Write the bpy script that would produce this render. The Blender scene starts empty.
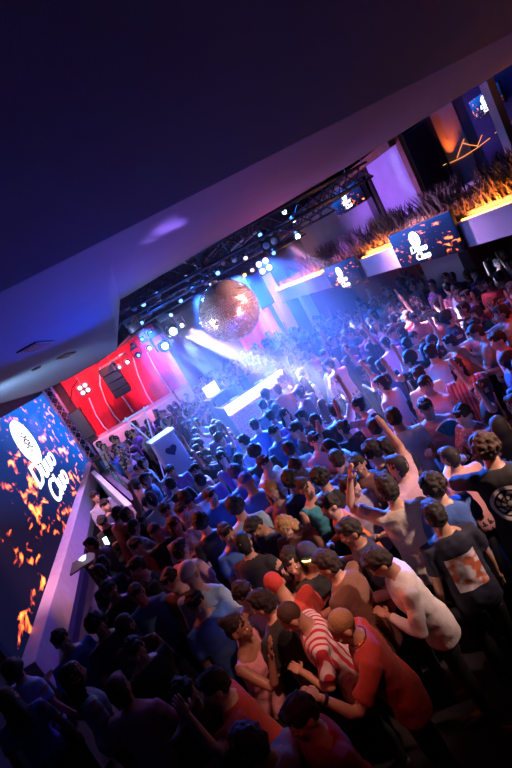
import bpy, math, random
from mathutils import Vector, Matrix, noise, kdtree
random.seed(11)
C = bpy.context.scene.collection
SC = bpy.context.scene
R = math.radians

# ------------------------------------------------------------------ camera
F, CX, CY, CAMZ = 463.0, 256.0, 384.0, 3.9
def _d(u, v): return Vector(((u-CX)/F, (CY-v)/F, -1)).normalized()
_Y = _d(125, 348); _DN = _d(1359, 2342)
_Z = -(_DN - _Y*_DN.dot(_Y)).normalized(); _X = _Y.cross(_Z)
ROT = Matrix((_X, _Y, _Z))                       # camera space -> world
EYE = Vector((0, 0, CAMZ))
def ray(u, v): return ROT @ _d(u, v)
def onz(u, v, z): r = ray(u, v); return EYE + r*((z-CAMZ)/r.z)
def onx(u, v, x): r = ray(u, v); return EYE + r*(x/r.x)
def ony(u, v, y): r = ray(u, v); return EYE + r*(y/r.y)
cam = bpy.data.cameras.new('camera'); camo = bpy.data.objects.new('camera', cam); C.objects.link(camo)
cam.sensor_fit = 'AUTO'; cam.sensor_width = 36; cam.lens = F/768*36
camo.matrix_world = Matrix.Translation(EYE) @ ROT.to_4x4()
cam.clip_end = 100
SC.camera = camo
vs = SC.view_settings; vs.view_transform = 'Standard'; vs.look = 'None'; vs.gamma = 1; vs.use_curve_mapping = False; vs.exposure = .3
w = bpy.data.worlds.new('world'); SC.world = w; w.use_nodes = True
w.node_tree.nodes['Background'].inputs[0].default_value = (0.004, 0.005, 0.012, 1)
w.node_tree.nodes['Background'].inputs[1].default_value = 0.0

# ------------------------------------------------------------------ mesh builder
class MB:
    def __init__(s): s.v = []; s.f = []; s.m = []
    def add(s, vs, fs, mi=0):
        n = len(s.v); s.v += [Vector(a) for a in vs]
        for f in fs: s.f.append([n+i for i in f]); s.m.append(mi)
        return s
    def box(s, c, d, M=None, mi=0):
        c = Vector(c); pts = []
        for z in (-.5, .5):
            for (x, y) in ((-.5, -.5), (.5, -.5), (.5, .5), (-.5, .5)):
                p = Vector((x*d[0], y*d[1], z*d[2]))
                pts.append((M @ p if M else p) + c)
        return s.add(pts, [(3,2,1,0),(4,5,6,7),(0,1,5,4),(1,2,6,5),(2,3,7,6),(3,0,4,7)], mi)
    def bar(s, a, b, t, h=None, mi=0):
        a = Vector(a); b = Vector(b); d = b-a; L = d.length
        q = d.to_track_quat('X', 'Z').to_matrix()
        return s.box((a+b)/2, (L, t, h or t), q, mi)
    def tube(s, pts, rad, seg=10, mi=0):
        pts = [Vector(p) for p in pts]; n = len(pts); vs = []; fs = []
        if not isinstance(rad, (list, tuple)): rad = [rad]*n
        up = None
        for i, p in enumerate(pts):
            t = (pts[min(i+1, n-1)]-pts[max(i-1, 0)]).normalized()
            if up is None:
                up = t.orthogonal().normalized()
            else:
                up = (up - t*up.dot(t)).normalized()
            sd = t.cross(up)
            for k in range(seg):
                a = 2*math.pi*k/seg
                vs.append(p + (up*math.cos(a)+sd*math.sin(a))*rad[i])
        for i in range(n-1):
            for k in range(seg):
                k2 = (k+1) % seg
                fs.append((i*seg+k, i*seg+k2, (i+1)*seg+k2, (i+1)*seg+k))
        fs.append(tuple(reversed(range(seg)))); fs.append(tuple((n-1)*seg+k for k in range(seg)))
        return s.add(vs, fs, mi)
    def ell(s, c, r, M=None, seg=16, rings=10, mi=0):
        c = Vector(c); vs = []; fs = []
        for i in range(1, rings):
            th = math.pi*i/rings
            for k in range(seg):
                a = 2*math.pi*k/seg
                p = Vector((r[0]*math.sin(th)*math.cos(a), r[1]*math.sin(th)*math.sin(a), r[2]*math.cos(th)))
                vs.append((M @ p if M else p)+c)
        for q in (Vector((0, 0, r[2])), Vector((0, 0, -r[2]))): vs.append((M @ q if M else q)+c)
        T, B = len(vs)-2, len(vs)-1
        for i in range(rings-2):
            for k in range(seg):
                k2 = (k+1) % seg
                fs.append((i*seg+k, (i+1)*seg+k, (i+1)*seg+k2, i*seg+k2))
        for k in range(seg):
            k2 = (k+1) % seg
            fs.append((T, k, k2)); fs.append((B, (rings-2)*seg+k2, (rings-2)*seg+k))
        return s.add(vs, fs, mi)
    def loft(s, secs, seg=20, fn=None, mi=0, e=2.4):
        """secs: (z, rx, ry, y0)"""
        vs = []; fs = []
        for (z, rx, ry, y0) in secs:
            for k in range(seg):
                a = 2*math.pi*k/seg; c, q = math.cos(a), math.sin(a)
                p = Vector((rx*math.copysign(abs(c)**(2/e), c), y0+ry*math.copysign(abs(q)**(2/e), q), z))
                vs.append(fn(p) if fn else p)
        n = len(secs)
        for i in range(n-1):
            for k in range(seg):
                k2 = (k+1) % seg
                fs.append((i*seg+k, i*seg+k2, (i+1)*seg+k2, (i+1)*seg+k))
        fs.append(tuple(reversed(range(seg)))); fs.append(tuple((n-1)*seg+k for k in range(seg)))
        return s.add(vs, fs, mi)
    def lathe(s, prof, seg=24, M=None, mi=0):
        vs = []; fs = []; n = len(prof)
        for (r, z) in prof:
            for k in range(seg):
                a = 2*math.pi*k/seg; p = Vector((r*math.cos(a), r*math.sin(a), z)); vs.append(M @ p if M else p)
        for i in range(n-1):
            for k in range(seg):
                k2 = (k+1) % seg; fs.append((i*seg+k, i*seg+k2, (i+1)*seg+k2, (i+1)*seg+k))
        fs.append(tuple(reversed(range(seg)))); fs.append(tuple((n-1)*seg+k for k in range(seg)))
        return s.add(vs, fs, mi)
    def xf(s, M): s.v = [M @ p for p in s.v]; return s
    def mesh(s, name, mats=(), smooth=False):
        me = bpy.data.meshes.new(name); me.from_pydata([tuple(p) for p in s.v], [], s.f)
        for m in mats: me.materials.append(m)
        if len(mats) > 1: me.polygons.foreach_set('material_index', s.m)
        if smooth: me.polygons.foreach_set('use_smooth', [True]*len(me.polygons))
        me.update(); return me

def link(name, me, parent=None, loc=None):
    o = bpy.data.objects.new(name, me); C.objects.link(o)
    if parent: o.parent = parent
    if loc is not None: o.location = loc
    return o
def obj(name, mb, mat, parent=None, smooth=False, bevel=0, loc=None):
    me = mb.mesh(name, [mat] if mat else [], smooth); o = link(name, me, parent, loc)
    if bevel:
        b = o.modifiers.new('bevel', 'BEVEL'); b.width = bevel; b.segments = 2; b.limit_method = 'ANGLE'
    return o
def tag(o, label, cat, group=None, kind=None):
    o['label'] = label
    if cat: o['category'] = cat
    if group: o['group'] = group
    if kind: o['kind'] = kind
    return o
def thing(name, label, cat, loc=(0, 0, 0), rz=0, group=None):
    o = bpy.data.objects.new(name, None); C.objects.link(o); o.location = loc; o.rotation_euler = (0, 0, rz)
    o.empty_display_size = .1
    return tag(o, label, cat, group)
def struct(name, mb, mat, smooth=False, bevel=0):
    o = obj(name, mb, mat, None, smooth, bevel); o['kind'] = 'structure'; return o
def copy_tree(o, parent=None):
    c = o.copy(); C.objects.link(c)
    if parent: c.parent = parent
    for ch in o.children: copy_tree(ch, c)
    return c
def remesh(mb, voxel, smooth=3, name='m', mats=(), disp=0, dscale=8, seed=0):
    me = mb.mesh(name); o = link(name, me)
    r = o.modifiers.new('r', 'REMESH'); r.mode = 'VOXEL'; r.voxel_size = voxel
    if smooth: q = o.modifiers.new('s', 'SMOOTH'); q.factor = .5; q.iterations = smooth
    dg = bpy.context.evaluated_depsgraph_get(); dg.update()
    ne = bpy.data.meshes.new_from_object(o.evaluated_get(dg)); ne.name = name
    bpy.data.objects.remove(o); bpy.data.meshes.remove(me)
    if disp:
        nm = [v.normal.copy() for v in ne.vertices]
        for v, n in zip(ne.vertices, nm):
            p = v.co*dscale + Vector((seed*3.1, 0, 0))
            v.co += n*disp*(noise.noise(p)+.5*noise.noise(p*2.1))
    ne.materials.clear()
    for m in mats: ne.materials.append(m)
    ne.polygons.foreach_set('use_smooth', [True]*len(ne.polygons)); ne.update()
    return ne

# ------------------------------------------------------------------ materials
def nt(name):
    m = bpy.data.materials.new(name); m.use_nodes = True; t = m.node_tree
    return m, t, t.nodes['Principled BSDF'], t.nodes['Material Output']
def N(t, typ, **k):
    n = t.nodes.new(typ)
    for a, b in k.items():
        if a.startswith('i_'): n.inputs[int(a[2:])].default_value = b
        else: setattr(n, a, b)
    return n
def mat(name, col, rough=.6, metal=0, var=.12, scale=6, bump=0, bscale=40):
    m, t, b, o = nt(name)
    b.inputs['Roughness'].default_value = rough; b.inputs['Metallic'].default_value = metal
    tc = N(t, 'ShaderNodeTexCoord'); nz = N(t, 'ShaderNodeTexNoise'); nz.inputs['Scale'].default_value = scale; nz.inputs['Detail'].default_value = 4
    t.links.new(tc.outputs['Object'], nz.inputs['Vector'])
    rp = N(t, 'ShaderNodeValToRGB')
    lo = [max(0, c*(1-var)) for c in col]; hi = [min(1, c*(1+var)) for c in col]
    rp.color_ramp.elements[0].position = .3; rp.color_ramp.elements[1].position = .7
    rp.color_ramp.elements[0].color = (*lo, 1); rp.color_ramp.elements[1].color = (*hi, 1)
    t.links.new(nz.outputs['Fac'], rp.inputs['Fac']); t.links.new(rp.outputs['Color'], b.inputs['Base Color'])
    if bump:
        n2 = N(t, 'ShaderNodeTexNoise'); n2.inputs['Scale'].default_value = bscale; t.links.new(tc.outputs['Object'], n2.inputs['Vector'])
        bp = N(t, 'ShaderNodeBump'); bp.inputs['Strength'].default_value = bump; bp.inputs['Distance'].default_value = .02
        t.links.new(n2.outputs['Fac'], bp.inputs['Height']); t.links.new(bp.outputs['Normal'], b.inputs['Normal'])
    return m
def emis(name, col, s):
    m, t, b, o = nt(name); b.inputs['Base Color'].default_value = (.02, .02, .02, 1)
    b.inputs['Emission Color'].default_value = (*col, 1); b.inputs['Emission Strength'].default_value = s
    return m
def objcol(name, rough=.8, bump=.0, bscale=60, var=.25, sheen=0):
    """colour comes from the object's own colour (a cloth dye, a skin tone)"""
    m, t, b, o = nt(name); b.inputs['Roughness'].default_value = rough
    if sheen: b.inputs['Sheen Weight'].default_value = sheen
    oi = N(t, 'ShaderNodeObjectInfo'); tc = N(t, 'ShaderNodeTexCoord'); nz = N(t, 'ShaderNodeTexNoise')
    nz.inputs['Scale'].default_value = bscale; nz.inputs['Detail'].default_value = 3
    t.links.new(tc.outputs['Object'], nz.inputs['Vector'])
    mp = N(t, 'ShaderNodeMapRange'); mp.inputs['To Min'].default_value = 1-var; mp.inputs['To Max'].default_value = 1+var
    t.links.new(nz.outputs['Fac'], mp.inputs['Value'])
    mx = N(t, 'ShaderNodeVectorMath', operation='SCALE')
    t.links.new(oi.outputs['Color'], mx.inputs[0]); t.links.new(mp.outputs['Result'], mx.inputs['Scale'])
    t.links.new(mx.outputs['Vector'], b.inputs['Base Color'])
    if bump:
        bp = N(t, 'ShaderNodeBump'); bp.inputs['Strength'].default_value = bump; bp.inputs['Distance'].default_value = .01
        t.links.new(nz.outputs['Fac'], bp.inputs['Height']); t.links.new(bp.outputs['Normal'], b.inputs['Normal'])
    return m

M_floor = mat('floor_concrete', (.02, .018, .02), .5, var=.3, scale=2)
M_ceil = mat('ceiling_plaster', (.125, .11, .125), .85, var=.05, scale=1.2, bump=.08, bscale=60)
M_black = mat('matte_black', (.012, .012, .014), .5)
M_upper = mat('black_ceiling', (.008, .008, .01), .9)
M_metal = mat('black_metal', (.06, .06, .07), .3, .7, scale=20)
M_alu = mat('aluminium', (.55, .56, .6), .3, 1, scale=20)
M_red = mat('red_fabric', (.8, .012, .03), .75, var=.15, scale=2, bump=.1, bscale=6)
M_lilac = mat('white_wall_paint', (.62, .58, .64), .7, var=.06, scale=2)
M_white = mat('white_lacquer', (.8, .8, .82), .4, var=.03)
M_wall = mat('dark_wall_paint', (.05, .04, .05), .8, var=.2)
M_redwall = mat('red_wall_paint', (.28, .03, .03), .8, var=.2)
M_purple = mat('grey_plaster', (.42, .38, .45), .8, var=.08, scale=3)
M_wood = mat('brown_wood', (.22, .09, .04), .5, var=.3, scale=9)
M_frame = mat('screen_frame_board', (.5, .42, .47), .6, var=.08)
M_soil = mat('soil', (.03, .02, .015), 1)
M_leaf = mat('dry_grass_blade', (.22, .13, .05), .7, var=.4, scale=30)
M_blue = mat('blue_panel', (.06, .12, .4), .5)
M_skin = objcol('skin', .5, .05, 30, .1)
M_cloth = objcol('cloth', .85, .35, 55, .12, .1)
M_hair = objcol('hair', .7, .6, 130, .5)
M_denim = objcol('trouser_cloth', .9, .2, 50, .2)
M_shoe = mat('shoe_leather', (.03, .028, .028), .5)
M_shoewhite = mat('white_trainer', (.5, .5, .5), .6)
M_eye = mat('eye', (.6, .58, .55), .2)
M_far_skin = mat('skin_tone', (.40, .22, .16), .6)
M_far_hair = mat('dark_hair', (.012, .010, .011), .75)
M_far_trs = mat('dark_trousers', (.03, .03, .045), .9)
L_white = emis('white_lamp_lens', (.75, .86, 1), 6)
L_hot = emis('bright_blue_white_lens', (.6, .75, 1), 90)
L_blue = emis('blue_lamp_lens', (.12, .32, 1), 3.5)
L_pink = emis('pink_lamp_lens', (1, .6, .75), 2.2)
L_amber = emis('amber_lamp_lens', (1, .5, .12), 3)
L_strip = emis('amber_led_strip', (1, .30, .05), 13)
L_off = mat('unlit_lens', (.2, .22, .3), .08, .3)
L_cool = emis('white_led_panel', (.9, .93, 1), 1.6)

# ------------------------------------------------------------------ lights
def aim(o, tgt): o.rotation_euler = (Vector(tgt)-o.location).to_track_quat('-Z', 'Y').to_euler()
def spot(pos, tgt, col, power, ang, blend=.4, size=.05):
    l = bpy.data.lights.new('spot_lamp', 'SPOT'); l.color = col; l.energy = power; l.spot_size = R(ang); l.spot_blend = blend; l.shadow_soft_size = size
    o = bpy.data.objects.new('spot_lamp', l); C.objects.link(o); o.location = pos; aim(o, tgt); return o
def point(pos, col, power, size=.1):
    l = bpy.data.lights.new('added_glow', 'POINT'); l.color = col; l.energy = power; l.shadow_soft_size = size
    o = bpy.data.objects.new('added_glow', l); C.objects.link(o); o.location = pos; return o

# ------------------------------------------------------------------ the room
struct('floor', MB().box((3.3, 8, -.05), (13.8, 21, .1)), M_floor)
struct('wall_left', MB().box((-3.5, 8, 3.1), (.2, 21, 6.4)), M_wall)
struct('wall_back', MB().box((3.3, 18.35, 2.8), (13.8, .2, 5.8)), M_wall)
struct('wall_right', MB().box((9.6, 8, 1.3), (.2, 21, 2.7)), M_redwall)
# front ceiling: level slab, rising towards the back of the hall (tilt added to darken it) and dipping over the big screen
E0 = [(9.6, 2.2, 4.6), (7.4, 3.9, 4.6), (5.42, 5.26, 4.6), (4.11, 6.34, 4.6), (2.9, 6.78, 4.6), (1.71, 7.16, 4.6), (.33, 7.87, 4.6)]
RIM = [(-.19, 12.0, 3.955), (-.80, 13.0, 3.915), (-1.70, 13.7, 3.91), (-2.6, 13.9, 4.0), (-3.4, 13.6, 4.2)]
mb = MB()
def strip(a, b, z2=None):
    n = len(a); mb.add(list(a)+list(b), [(i, i+1, n+i+1, n+i) for i in range(n-1)])
yc = 3.4
front = [(x, min(yc, y-.4), 4.6) for (x, y, z) in E0]
strip(E0, front)
strip(front, [(x, -2.4, 5.8) for (x, y, z) in E0])
xs = [.33, -.45, -1.4, -2.3, -3.4]
def rise(i, k):                                  # rows from y=yc (k=0) to the rim (k=1)
    a = Vector((xs[i], yc, 4.6)); b = Vector(RIM[i]); s = max(0, (k-.25)/.75); s = s*s*(3-2*s)*.55+s*.45
    return Vector((a.x+(b.x-a.x)*k, a.y+(b.y-a.y)*k, a.z+(b.z-a.z)*s))
K = 12
rows = [[rise(i, k/K) for i in range(5)] for k in range(K+1)]
rows_edge = []
for k in range(K): strip(rows[k], rows[k+1])
# join the level slab's left end to the dipping part
left = [rows[k][0] for k in range(K+1)]
e = Vector(E0[-1]); tri = [e]
for k in range(K): mb.add([e, left[k], left[k+1]], [(0, 1, 2)])
strip([(.33, yc, 4.6), (-3.4, yc, 4.6)], [(.33, -2.4, 5.8), (-3.4, -2.4, 5.8)])
# upper skin so that the slab has thickness
nv = len(mb.v); top = [v+Vector((0, 0, .22)) for v in mb.v]; nf = list(mb.f)
mb.add(top, [[i for i in reversed(f)] for f in nf])
rim_all = [Vector(p) for p in E0]+[Vector(p) for p in RIM]
for a, b in zip(rim_all[:-1], rim_all[1:]): mb.add([a, b, b+Vector((0, 0, .22)), a+Vector((0, 0, .22))], [(0, 1, 2, 3)])
import bmesh
me = mb.mesh('ceiling', [M_ceil]); bm = bmesh.new(); bm.from_mesh(me); bmesh.ops.remove_doubles(bm, verts=bm.verts, dist=.004)
bmesh.ops.recalc_face_normals(bm, faces=bm.faces); bm.to_mesh(me); bm.free()
for p in me.polygons: p.use_smooth = p.center.x < .3 and p.center.y > 4
co = link('ceiling', me); co['kind'] = 'structure'
struct('ceiling_stage', MB().box((3.1, 11, 5.75), (13.2, 15.2, .1)), M_upper)

# round ceiling vents / hatches on the dipping part
def ceil_hit(u, v):
    bpy.context.view_layer.update()
    ok, p, n, i = co.ray_cast(EYE, ray(u, v)); return p, n
for k, (u, v, wx, wy, lab) in enumerate([(36, 346, .30, .62, 'large square dark vent in the low ceiling above the big screen'),
                               (66, 355, .22, .34, 'middle one of three dark vents in the low ceiling, nearer the trusses'),
                               (36, 368, .12, .14, 'smallest dark round hatch in the low ceiling close above the big screen')]):
    p, n = ceil_hit(u, v)
    if n.z > 0: n = -n
    M = n.to_track_quat('Z', 'Y').to_matrix()
    t = thing('ceiling_vent', lab, 'vent', p+n*.012, 0, 'vents in the low ceiling'); t.rotation_euler = M.to_euler()
    obj('vent_frame', MB().box((0, 0, 0), (wx, wy, .02)), M_metal, t, bevel=.004)
    b = MB()
    for i in range(6): b.box(((i-2.5)*wx/7, 0, .014), (wx/16, wy*.86, .012))
    obj('grille', b, M_wood, t)

# ------------------------------------------------------------------ LED screens
def screen_mat(name, cy, cz, sy, sz, seed, gain=1.0, nscale=6.5, near=0.0, bias=0.0):
    m, t, b, o = nt(name)
    tc = N(t, 'ShaderNodeTexCoord'); mp = N(t, 'ShaderNodeMapping'); mp.vector_type = 'POINT'
    mp.inputs['Location'].default_value = (0, -cy/sy, -cz/sz); mp.inputs['Scale'].default_value = (0, 1/sy, 1/sz)
    t.links.new(tc.outputs['Object'], mp.inputs['Vector'])       # (y,z) on the panel, -1..1
    nz = N(t, 'ShaderNodeTexNoise', noise_dimensions='4D'); nz.inputs['W'].default_value = seed; nz.inputs['Scale'].default_value = nscale; nz.inputs['Detail'].default_value = 3; nz.inputs['Distortion'].default_value = .6
    t.links.new(mp.outputs['Vector'], nz.inputs['Vector'])
    big = N(t, 'ShaderNodeTexNoise', noise_dimensions='4D'); big.inputs['W'].default_value = seed+3; big.inputs['Scale'].default_value = 1.6
    t.links.new(mp.outputs['Vector'], big.inputs['Vector'])
    ad = N(t, 'ShaderNodeMath', operation='MULTIPLY_ADD'); ad.inputs[1].default_value = .55
    t.links.new(big.outputs['Fac'], ad.inputs[0]); t.links.new(nz.outputs['Fac'], ad.inputs[2])
    rp = N(t, 'ShaderNodeValToRGB'); cr = rp.color_ramp
    cr.elements[0].position = .835; cr.elements[0].color = (0, 0, 0, 1); cr.elements[1].position = .97; cr.elements[1].color = (1.6, .62, .13, 1)
    q = cr.elements.new(.87); q.color = (.55, .05, .02, 1); q = cr.elements.new(.91); q.color = (1.3, .30, .03, 1)
    sx = N(t, 'ShaderNodeSeparateXYZ'); t.links.new(mp.outputs['Vector'], sx.inputs[0])
    fd = N(t, 'ShaderNodeMapRange'); fd.inputs['From Min'].default_value = -1.9; fd.inputs['From Max'].default_value = -.2; fd.inputs['To Min'].default_value = bias-near; fd.inputs['To Max'].default_value = bias   # the picture thins out towards one side
    t.links.new(sx.outputs['Y'], fd.inputs['Value']); a2 = N(t, 'ShaderNodeMath', operation='ADD')
    t.links.new(fd.outputs[0], a2.inputs[0]); t.links.new(ad.outputs[0], a2.inputs[1]); t.links.new(a2.outputs[0], rp.inputs['Fac'])
    bg = N(t, 'ShaderNodeValToRGB'); g = bg.color_ramp
    g.elements[0].position = .1; g.elements[0].color = (.0015, .002, .012, 1); g.elements[1].position = 1; g.elements[1].color = (.004, .10, .55, 1)
    q = g.elements.new(.55); q.color = (.004, .02, .13, 1)
    s2 = N(t, 'ShaderNodeMath', operation='MULTIPLY_ADD'); s2.inputs[1].default_value = .35; s2.inputs[2].default_value = .5
    t.links.new(sx.outputs['Z'], s2.inputs[0])
    s3 = N(t, 'ShaderNodeMath', operation='MULTIPLY_ADD'); s3.inputs[1].default_value = .18 if not near else .34  # big screen darkens towards its near end, partly lens falloff put into colour
    t.links.new(sx.outputs['Y'], s3.inputs[0]); t.links.new(s2.outputs[0], s3.inputs[2]); t.links.new(s3.outputs[0], bg.inputs['Fac'])
    mx = N(t, 'ShaderNodeMixRGB', blend_type='ADD'); mx.inputs[0].default_value = 1
    t.links.new(bg.outputs['Color'], mx.inputs[1]); t.links.new(rp.outputs['Color'], mx.inputs[2])
    b.inputs['Base Color'].default_value = (.004, .004, .005, 1); b.inputs['Roughness'].default_value = .7; b.inputs['Specular IOR Level'].default_value = .05
    t.links.new(mx.outputs[0], b.inputs['Emission Color']); b.inputs['Emission Strength'].default_value = gain
    return m
L_logo = emis('white_logo_light', (.9, .95, 1), 2.0)
L_logodark = mat('dark_logo_print', (.02, .03, .1), .5)

def text_mesh(s, size, depth, shear=0):
    cu = bpy.data.curves.new('t', 'FONT'); cu.body = s; cu.size = size; cu.extrude = depth; cu.shear = shear; cu.align_x = 'CENTER'; cu.offset = size*.012
    o = bpy.data.objects.new('t', cu); C.objects.link(o)
    dg = bpy.context.evaluated_depsgraph_get(); dg.update()
    me = bpy.data.meshes.new_from_object(o.evaluated_get(dg)); bpy.data.objects.remove(o); return me
def badge_geo(r, rx=1.0):
    """round stamp: disc, then the dark rosette drawn on it; in the xy plane facing +z"""
    d = MB().lathe([(r, 0), (r, .012), (r*.97, .014)], 40)
    k = MB()
    for ring, n, rr, cr in ((0, 1, 0, .13), (1, 6, .30, .12)):
        for i in range(n):
            a = 2*math.pi*i/max(n, 1)+.3*ring
            T = Matrix.Translation((rr*r*math.cos(a), rr*r*math.sin(a), .012))
            prof = [(cr*r*1.25, 0), (cr*r*1.25, .008), (cr*r*.7, .008), (cr*r*.7, .0)]
            sub = MB(); seg = 14
            for q in range(seg):
                a0 = 2*math.pi*q/seg; a1 = 2*math.pi*(q+1)/seg
                for (ra, rb) in ((1.25, .7),):
                    sub.add([(cr*r*ra*math.cos(a0), cr*r*ra*math.sin(a0), .008), (cr*r*ra*math.cos(a1), cr*r*ra*math.sin(a1), .008),
                             (cr*r*rb*math.cos(a1), cr*r*rb*math.sin(a1), .008), (cr*r*rb*math.cos(a0), cr*r*rb*math.sin(a0), .008)], [(0, 1, 2, 3)])
            sub.xf(T); k.add(sub.v, sub.f)
    return d, k
def logo_on(parent, T, r, sx=1.0, words=True):
    """T: matrix from logo plane (x right, y up, z out) to the parent"""
    d, k = badge_geo(r); S = Matrix.Diagonal((sx, 1, 1, 1))
    bo = obj('badge', d.xf(T @ S), L_logo, parent); obj('rosette', k.xf(T @ S), L_logodark, bo)
    if words:
        for (s, x, y) in (('Duuo', .0, -1.95), ('Cluo', .25, -2.95)):
            me = text_mesh(s, r*1.25, .01, .25); me.transform(T @ Matrix.Diagonal((sx*1.2, 1, 1, 1)) @ Matrix.Translation((x*r, y*r+.35*r, .012)))
            me.materials.clear(); me.materials.append(L_logo); link('wordmark', me, parent)

# the big screen on the left wall, y 6.2..18, z 0.95..3.9
t = thing('led_screen', 'huge landscape LED screen along the left wall with white logo and orange splashes', 'screen')
y0, y1, z0, z1 = 6.35, 17.75, 1.02, 3.9
obj('display_panel', MB().box((-3.31, (y0+y1)/2, (z0+z1)/2), (.06, y1-y0, z1-z0)), screen_mat('big_screen_picture', 11.9, 2.45, 3.2, 1.5, 2.0, 1.5, 6.5, .07), t)
fr = MB(); fr.box((-3.22, (y0+y1)/2, z0-.24), (.36, y1-y0+.3, .5)); fr.box((-3.30, y1+.05, 2.4), (.16, .16, 3.1))
obj('frame', fr, M_frame, t, bevel=.01)
T = Matrix(((0, 0, 1, -3.275), (1, 0, 0, 12.55), (0, 1, 0, 3.08), (0, 0, 0, 1)))
logo_on(t, T, .62, 1.25)

struct('baseboard_left', MB().box((-3.37, 15, .27), (.06, 6, .54)), M_lilac)

def wall_screen(x, ya, yb, za, zb, seed, lab, shift=0, gain=1.0, words=True):
    """screen facing -x; viewer's right is -y"""
    t = thing('wall_screen', lab, 'screen', group='small screens with the round white logo')
    cy, cz = (ya+yb)/2, (za+zb)/2
    obj('display_panel', MB().box((x, cy, cz), (.05, yb-ya, zb-za)), screen_mat('small_screen_picture', cy, cz, (yb-ya)/2*.9, (zb-za)/2, seed, gain, 5.0, 0, -.04), t)
    obj('casing', MB().box((x+.06, cy, cz), (.07, yb-ya+.03, zb-za+.03)), M_black, t, bevel=.01)
    T = Matrix(((0, 0, -1, x-.026), (-1, 0, 0, cy+shift), (0, 1, 0, cz+(zb-za)*.17), (0, 0, 0, 1)))
    logo_on(t, T, (zb-za)*.22, .95, words)
    return t
wall_screen(5.86, 7.0, 8.86, 2.50, 3.23, 5, 'nearest wide screen on the balcony front, its logo over a lilac pillar', .15)
wall_screen(5.86, 10.55, 12.3, 2.38, 3.1, 9, 'wide logo screen on the balcony front, second one from the camera', .1)
wall_screen(7.92, 12.3, 14.0, 4.2, 4.83, 14, 'logo screen high on the purple upper wall above the balcony plants', 0, 1.2)
wall_screen(8.9, 8.0, 8.75, 4.45, 4.85, 17, 'tiny bright screen at the top right corner beyond the balcony post', 0, 1.2)

# ------------------------------------------------------------------ balcony on the right
b = MB(); b.box((7.8, 8.2, 2.62), (3.4, 19, .16)); struct('floor_balcony', b, M_wall)
b = MB(); b.box((6.03, 8.2, 2.735), (.12, 19, .47)); struct('trim_1', b, M_lilac)
b = MB(); b.box((6.45, 8.2, 2.82), (.1, 19, .3)); struct('trim_2', b, M_wall)
# upper wall behind the balcony
b = MB(); b.box((8.1, 10.95, 3.9), (.25, 1.5, 2.4)); struct('wall_upper_pier', b, M_purple)
b = MB(); b.box((7.72, 13.4, 5.02), (.2, 6.8, .17)); struct('trim_6', b, M_wood)
b = MB(); b.box((8.1, 14.95, 3.9), (.2, 5.2, 2.4)); struct('wall_upper_back', b, M_purple)
b = MB(); b.box((8.0, 10.12, 3.9), (.1, .18, 2.4)); struct('trim_3', b, M_wood)
b = MB(); b.box((8.0, 11.72, 3.9), (.2, .10, 2.4)); b.box((8.0, 12.35, 4.95), (.25, 1.2, .3)); struct('trim_4', b, M_black)
b = MB(); b.box((9.4, 6.6, 3.9), (.1, 10, 2.6)); struct('wall_upper_far', b, mat('navy_wall', (.03, .035, .12), .7))
b = MB(); qa = onx(448, 163, 9.3); qb = onx(470, 151, 9.3); b.box((9.342, (qa.y+qb.y)/2, 4.2), (.016, abs(qa.y-qb.y), 2.0)); struct('wall_upper_panel', b, M_purple)
b = MB(); b.box((7.3, 6.73, 3.8), (.16, .16, 2.0)); struct('pillar_balcony', b, M_purple)
b = MB(); b.box((7.9, 5.7, 3.3), (.14, 8.6, .16)); b.box((7.9, 5.7, 2.95), (.1, 8.6, .6)); struct('trim_5', b, M_purple)
# pillars below
b = MB(); b.box((8.15, 10.55, 1.27), (.3, 1.5, 2.54)); struct('pillar_hall', b, M_lilac)
b = MB(); b.box((5.95, 17.45, 1.9), (.35, .6, 3.8)); struct('pillar_stage', b, M_lilac)
b = MB(); b.box((6.1, 15.2, 1.27), (.3, .35, 2.54)); struct('pillar_back', b, M_lilac)

# planting along the balcony edge: LED strip, trough, grass
t = thing('planter_box', 'long dark planter trough along the top of the balcony front', 'planter')
obj('trough', MB().box((6.6, 7.9, 3.03), (1.0, 18.0, .10)), M_black, t)
obj('soil', MB().box((6.6, 7.9, 3.075), (.94, 17.9, .03)), M_soil, t)
def led(ya, yb, lab):
    tag(obj('led_strip', MB().tube([(6.015, ya, 2.985), (6.015, yb, 2.985)], .013, 8), L_strip), lab, 'light strip', 'warm light strips under the balcony plants')
led(13.0, 17.3, 'warm orange LED strip under the plants left of the second balcony screen')
led(8.95, 10.45, 'warm orange LED strip under the plants between the two balcony screens')
led(2.0, 6.95, 'warm orange LED strip under the plants right of the nearest balcony screen')
g = MB(); rr = random.Random(5)
for i in range(5200):
    y = 3.0+rr.random()**1.1*13.9; x = 6.10+rr.random()*.34; h = (.10+.26*rr.random()**1.6)*(1.25 if noise.noise((y*.9, 0, 3)) > .1 else .8)
    a = rr.random()*6.28; lean = .4*h+rr.random()*.10; dx, dy = math.cos(a)*lean, math.sin(a)*lean; wv = .006+rr.random()*.009
    px, py = -math.sin(a)*wv, math.cos(a)*wv; z = 3.05
    g.add([(x-px, y-py, z), (x+px, y+py, z), (x+dx*.4+px*.8, y+dy*.4+py*.8, z+h*.6), (x+dx*.4-px*.8, y+dy*.4-py*.8, z+h*.6), (x+dx, y+dy, z+h)],
          [(0, 1, 2, 3), (3, 2, 4)])
tag(obj('ornamental_grass', g, M_leaf), 'dense dry ornamental grass growing along the balcony edge', 'plants', kind='stuff')
g = MB()
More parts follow.
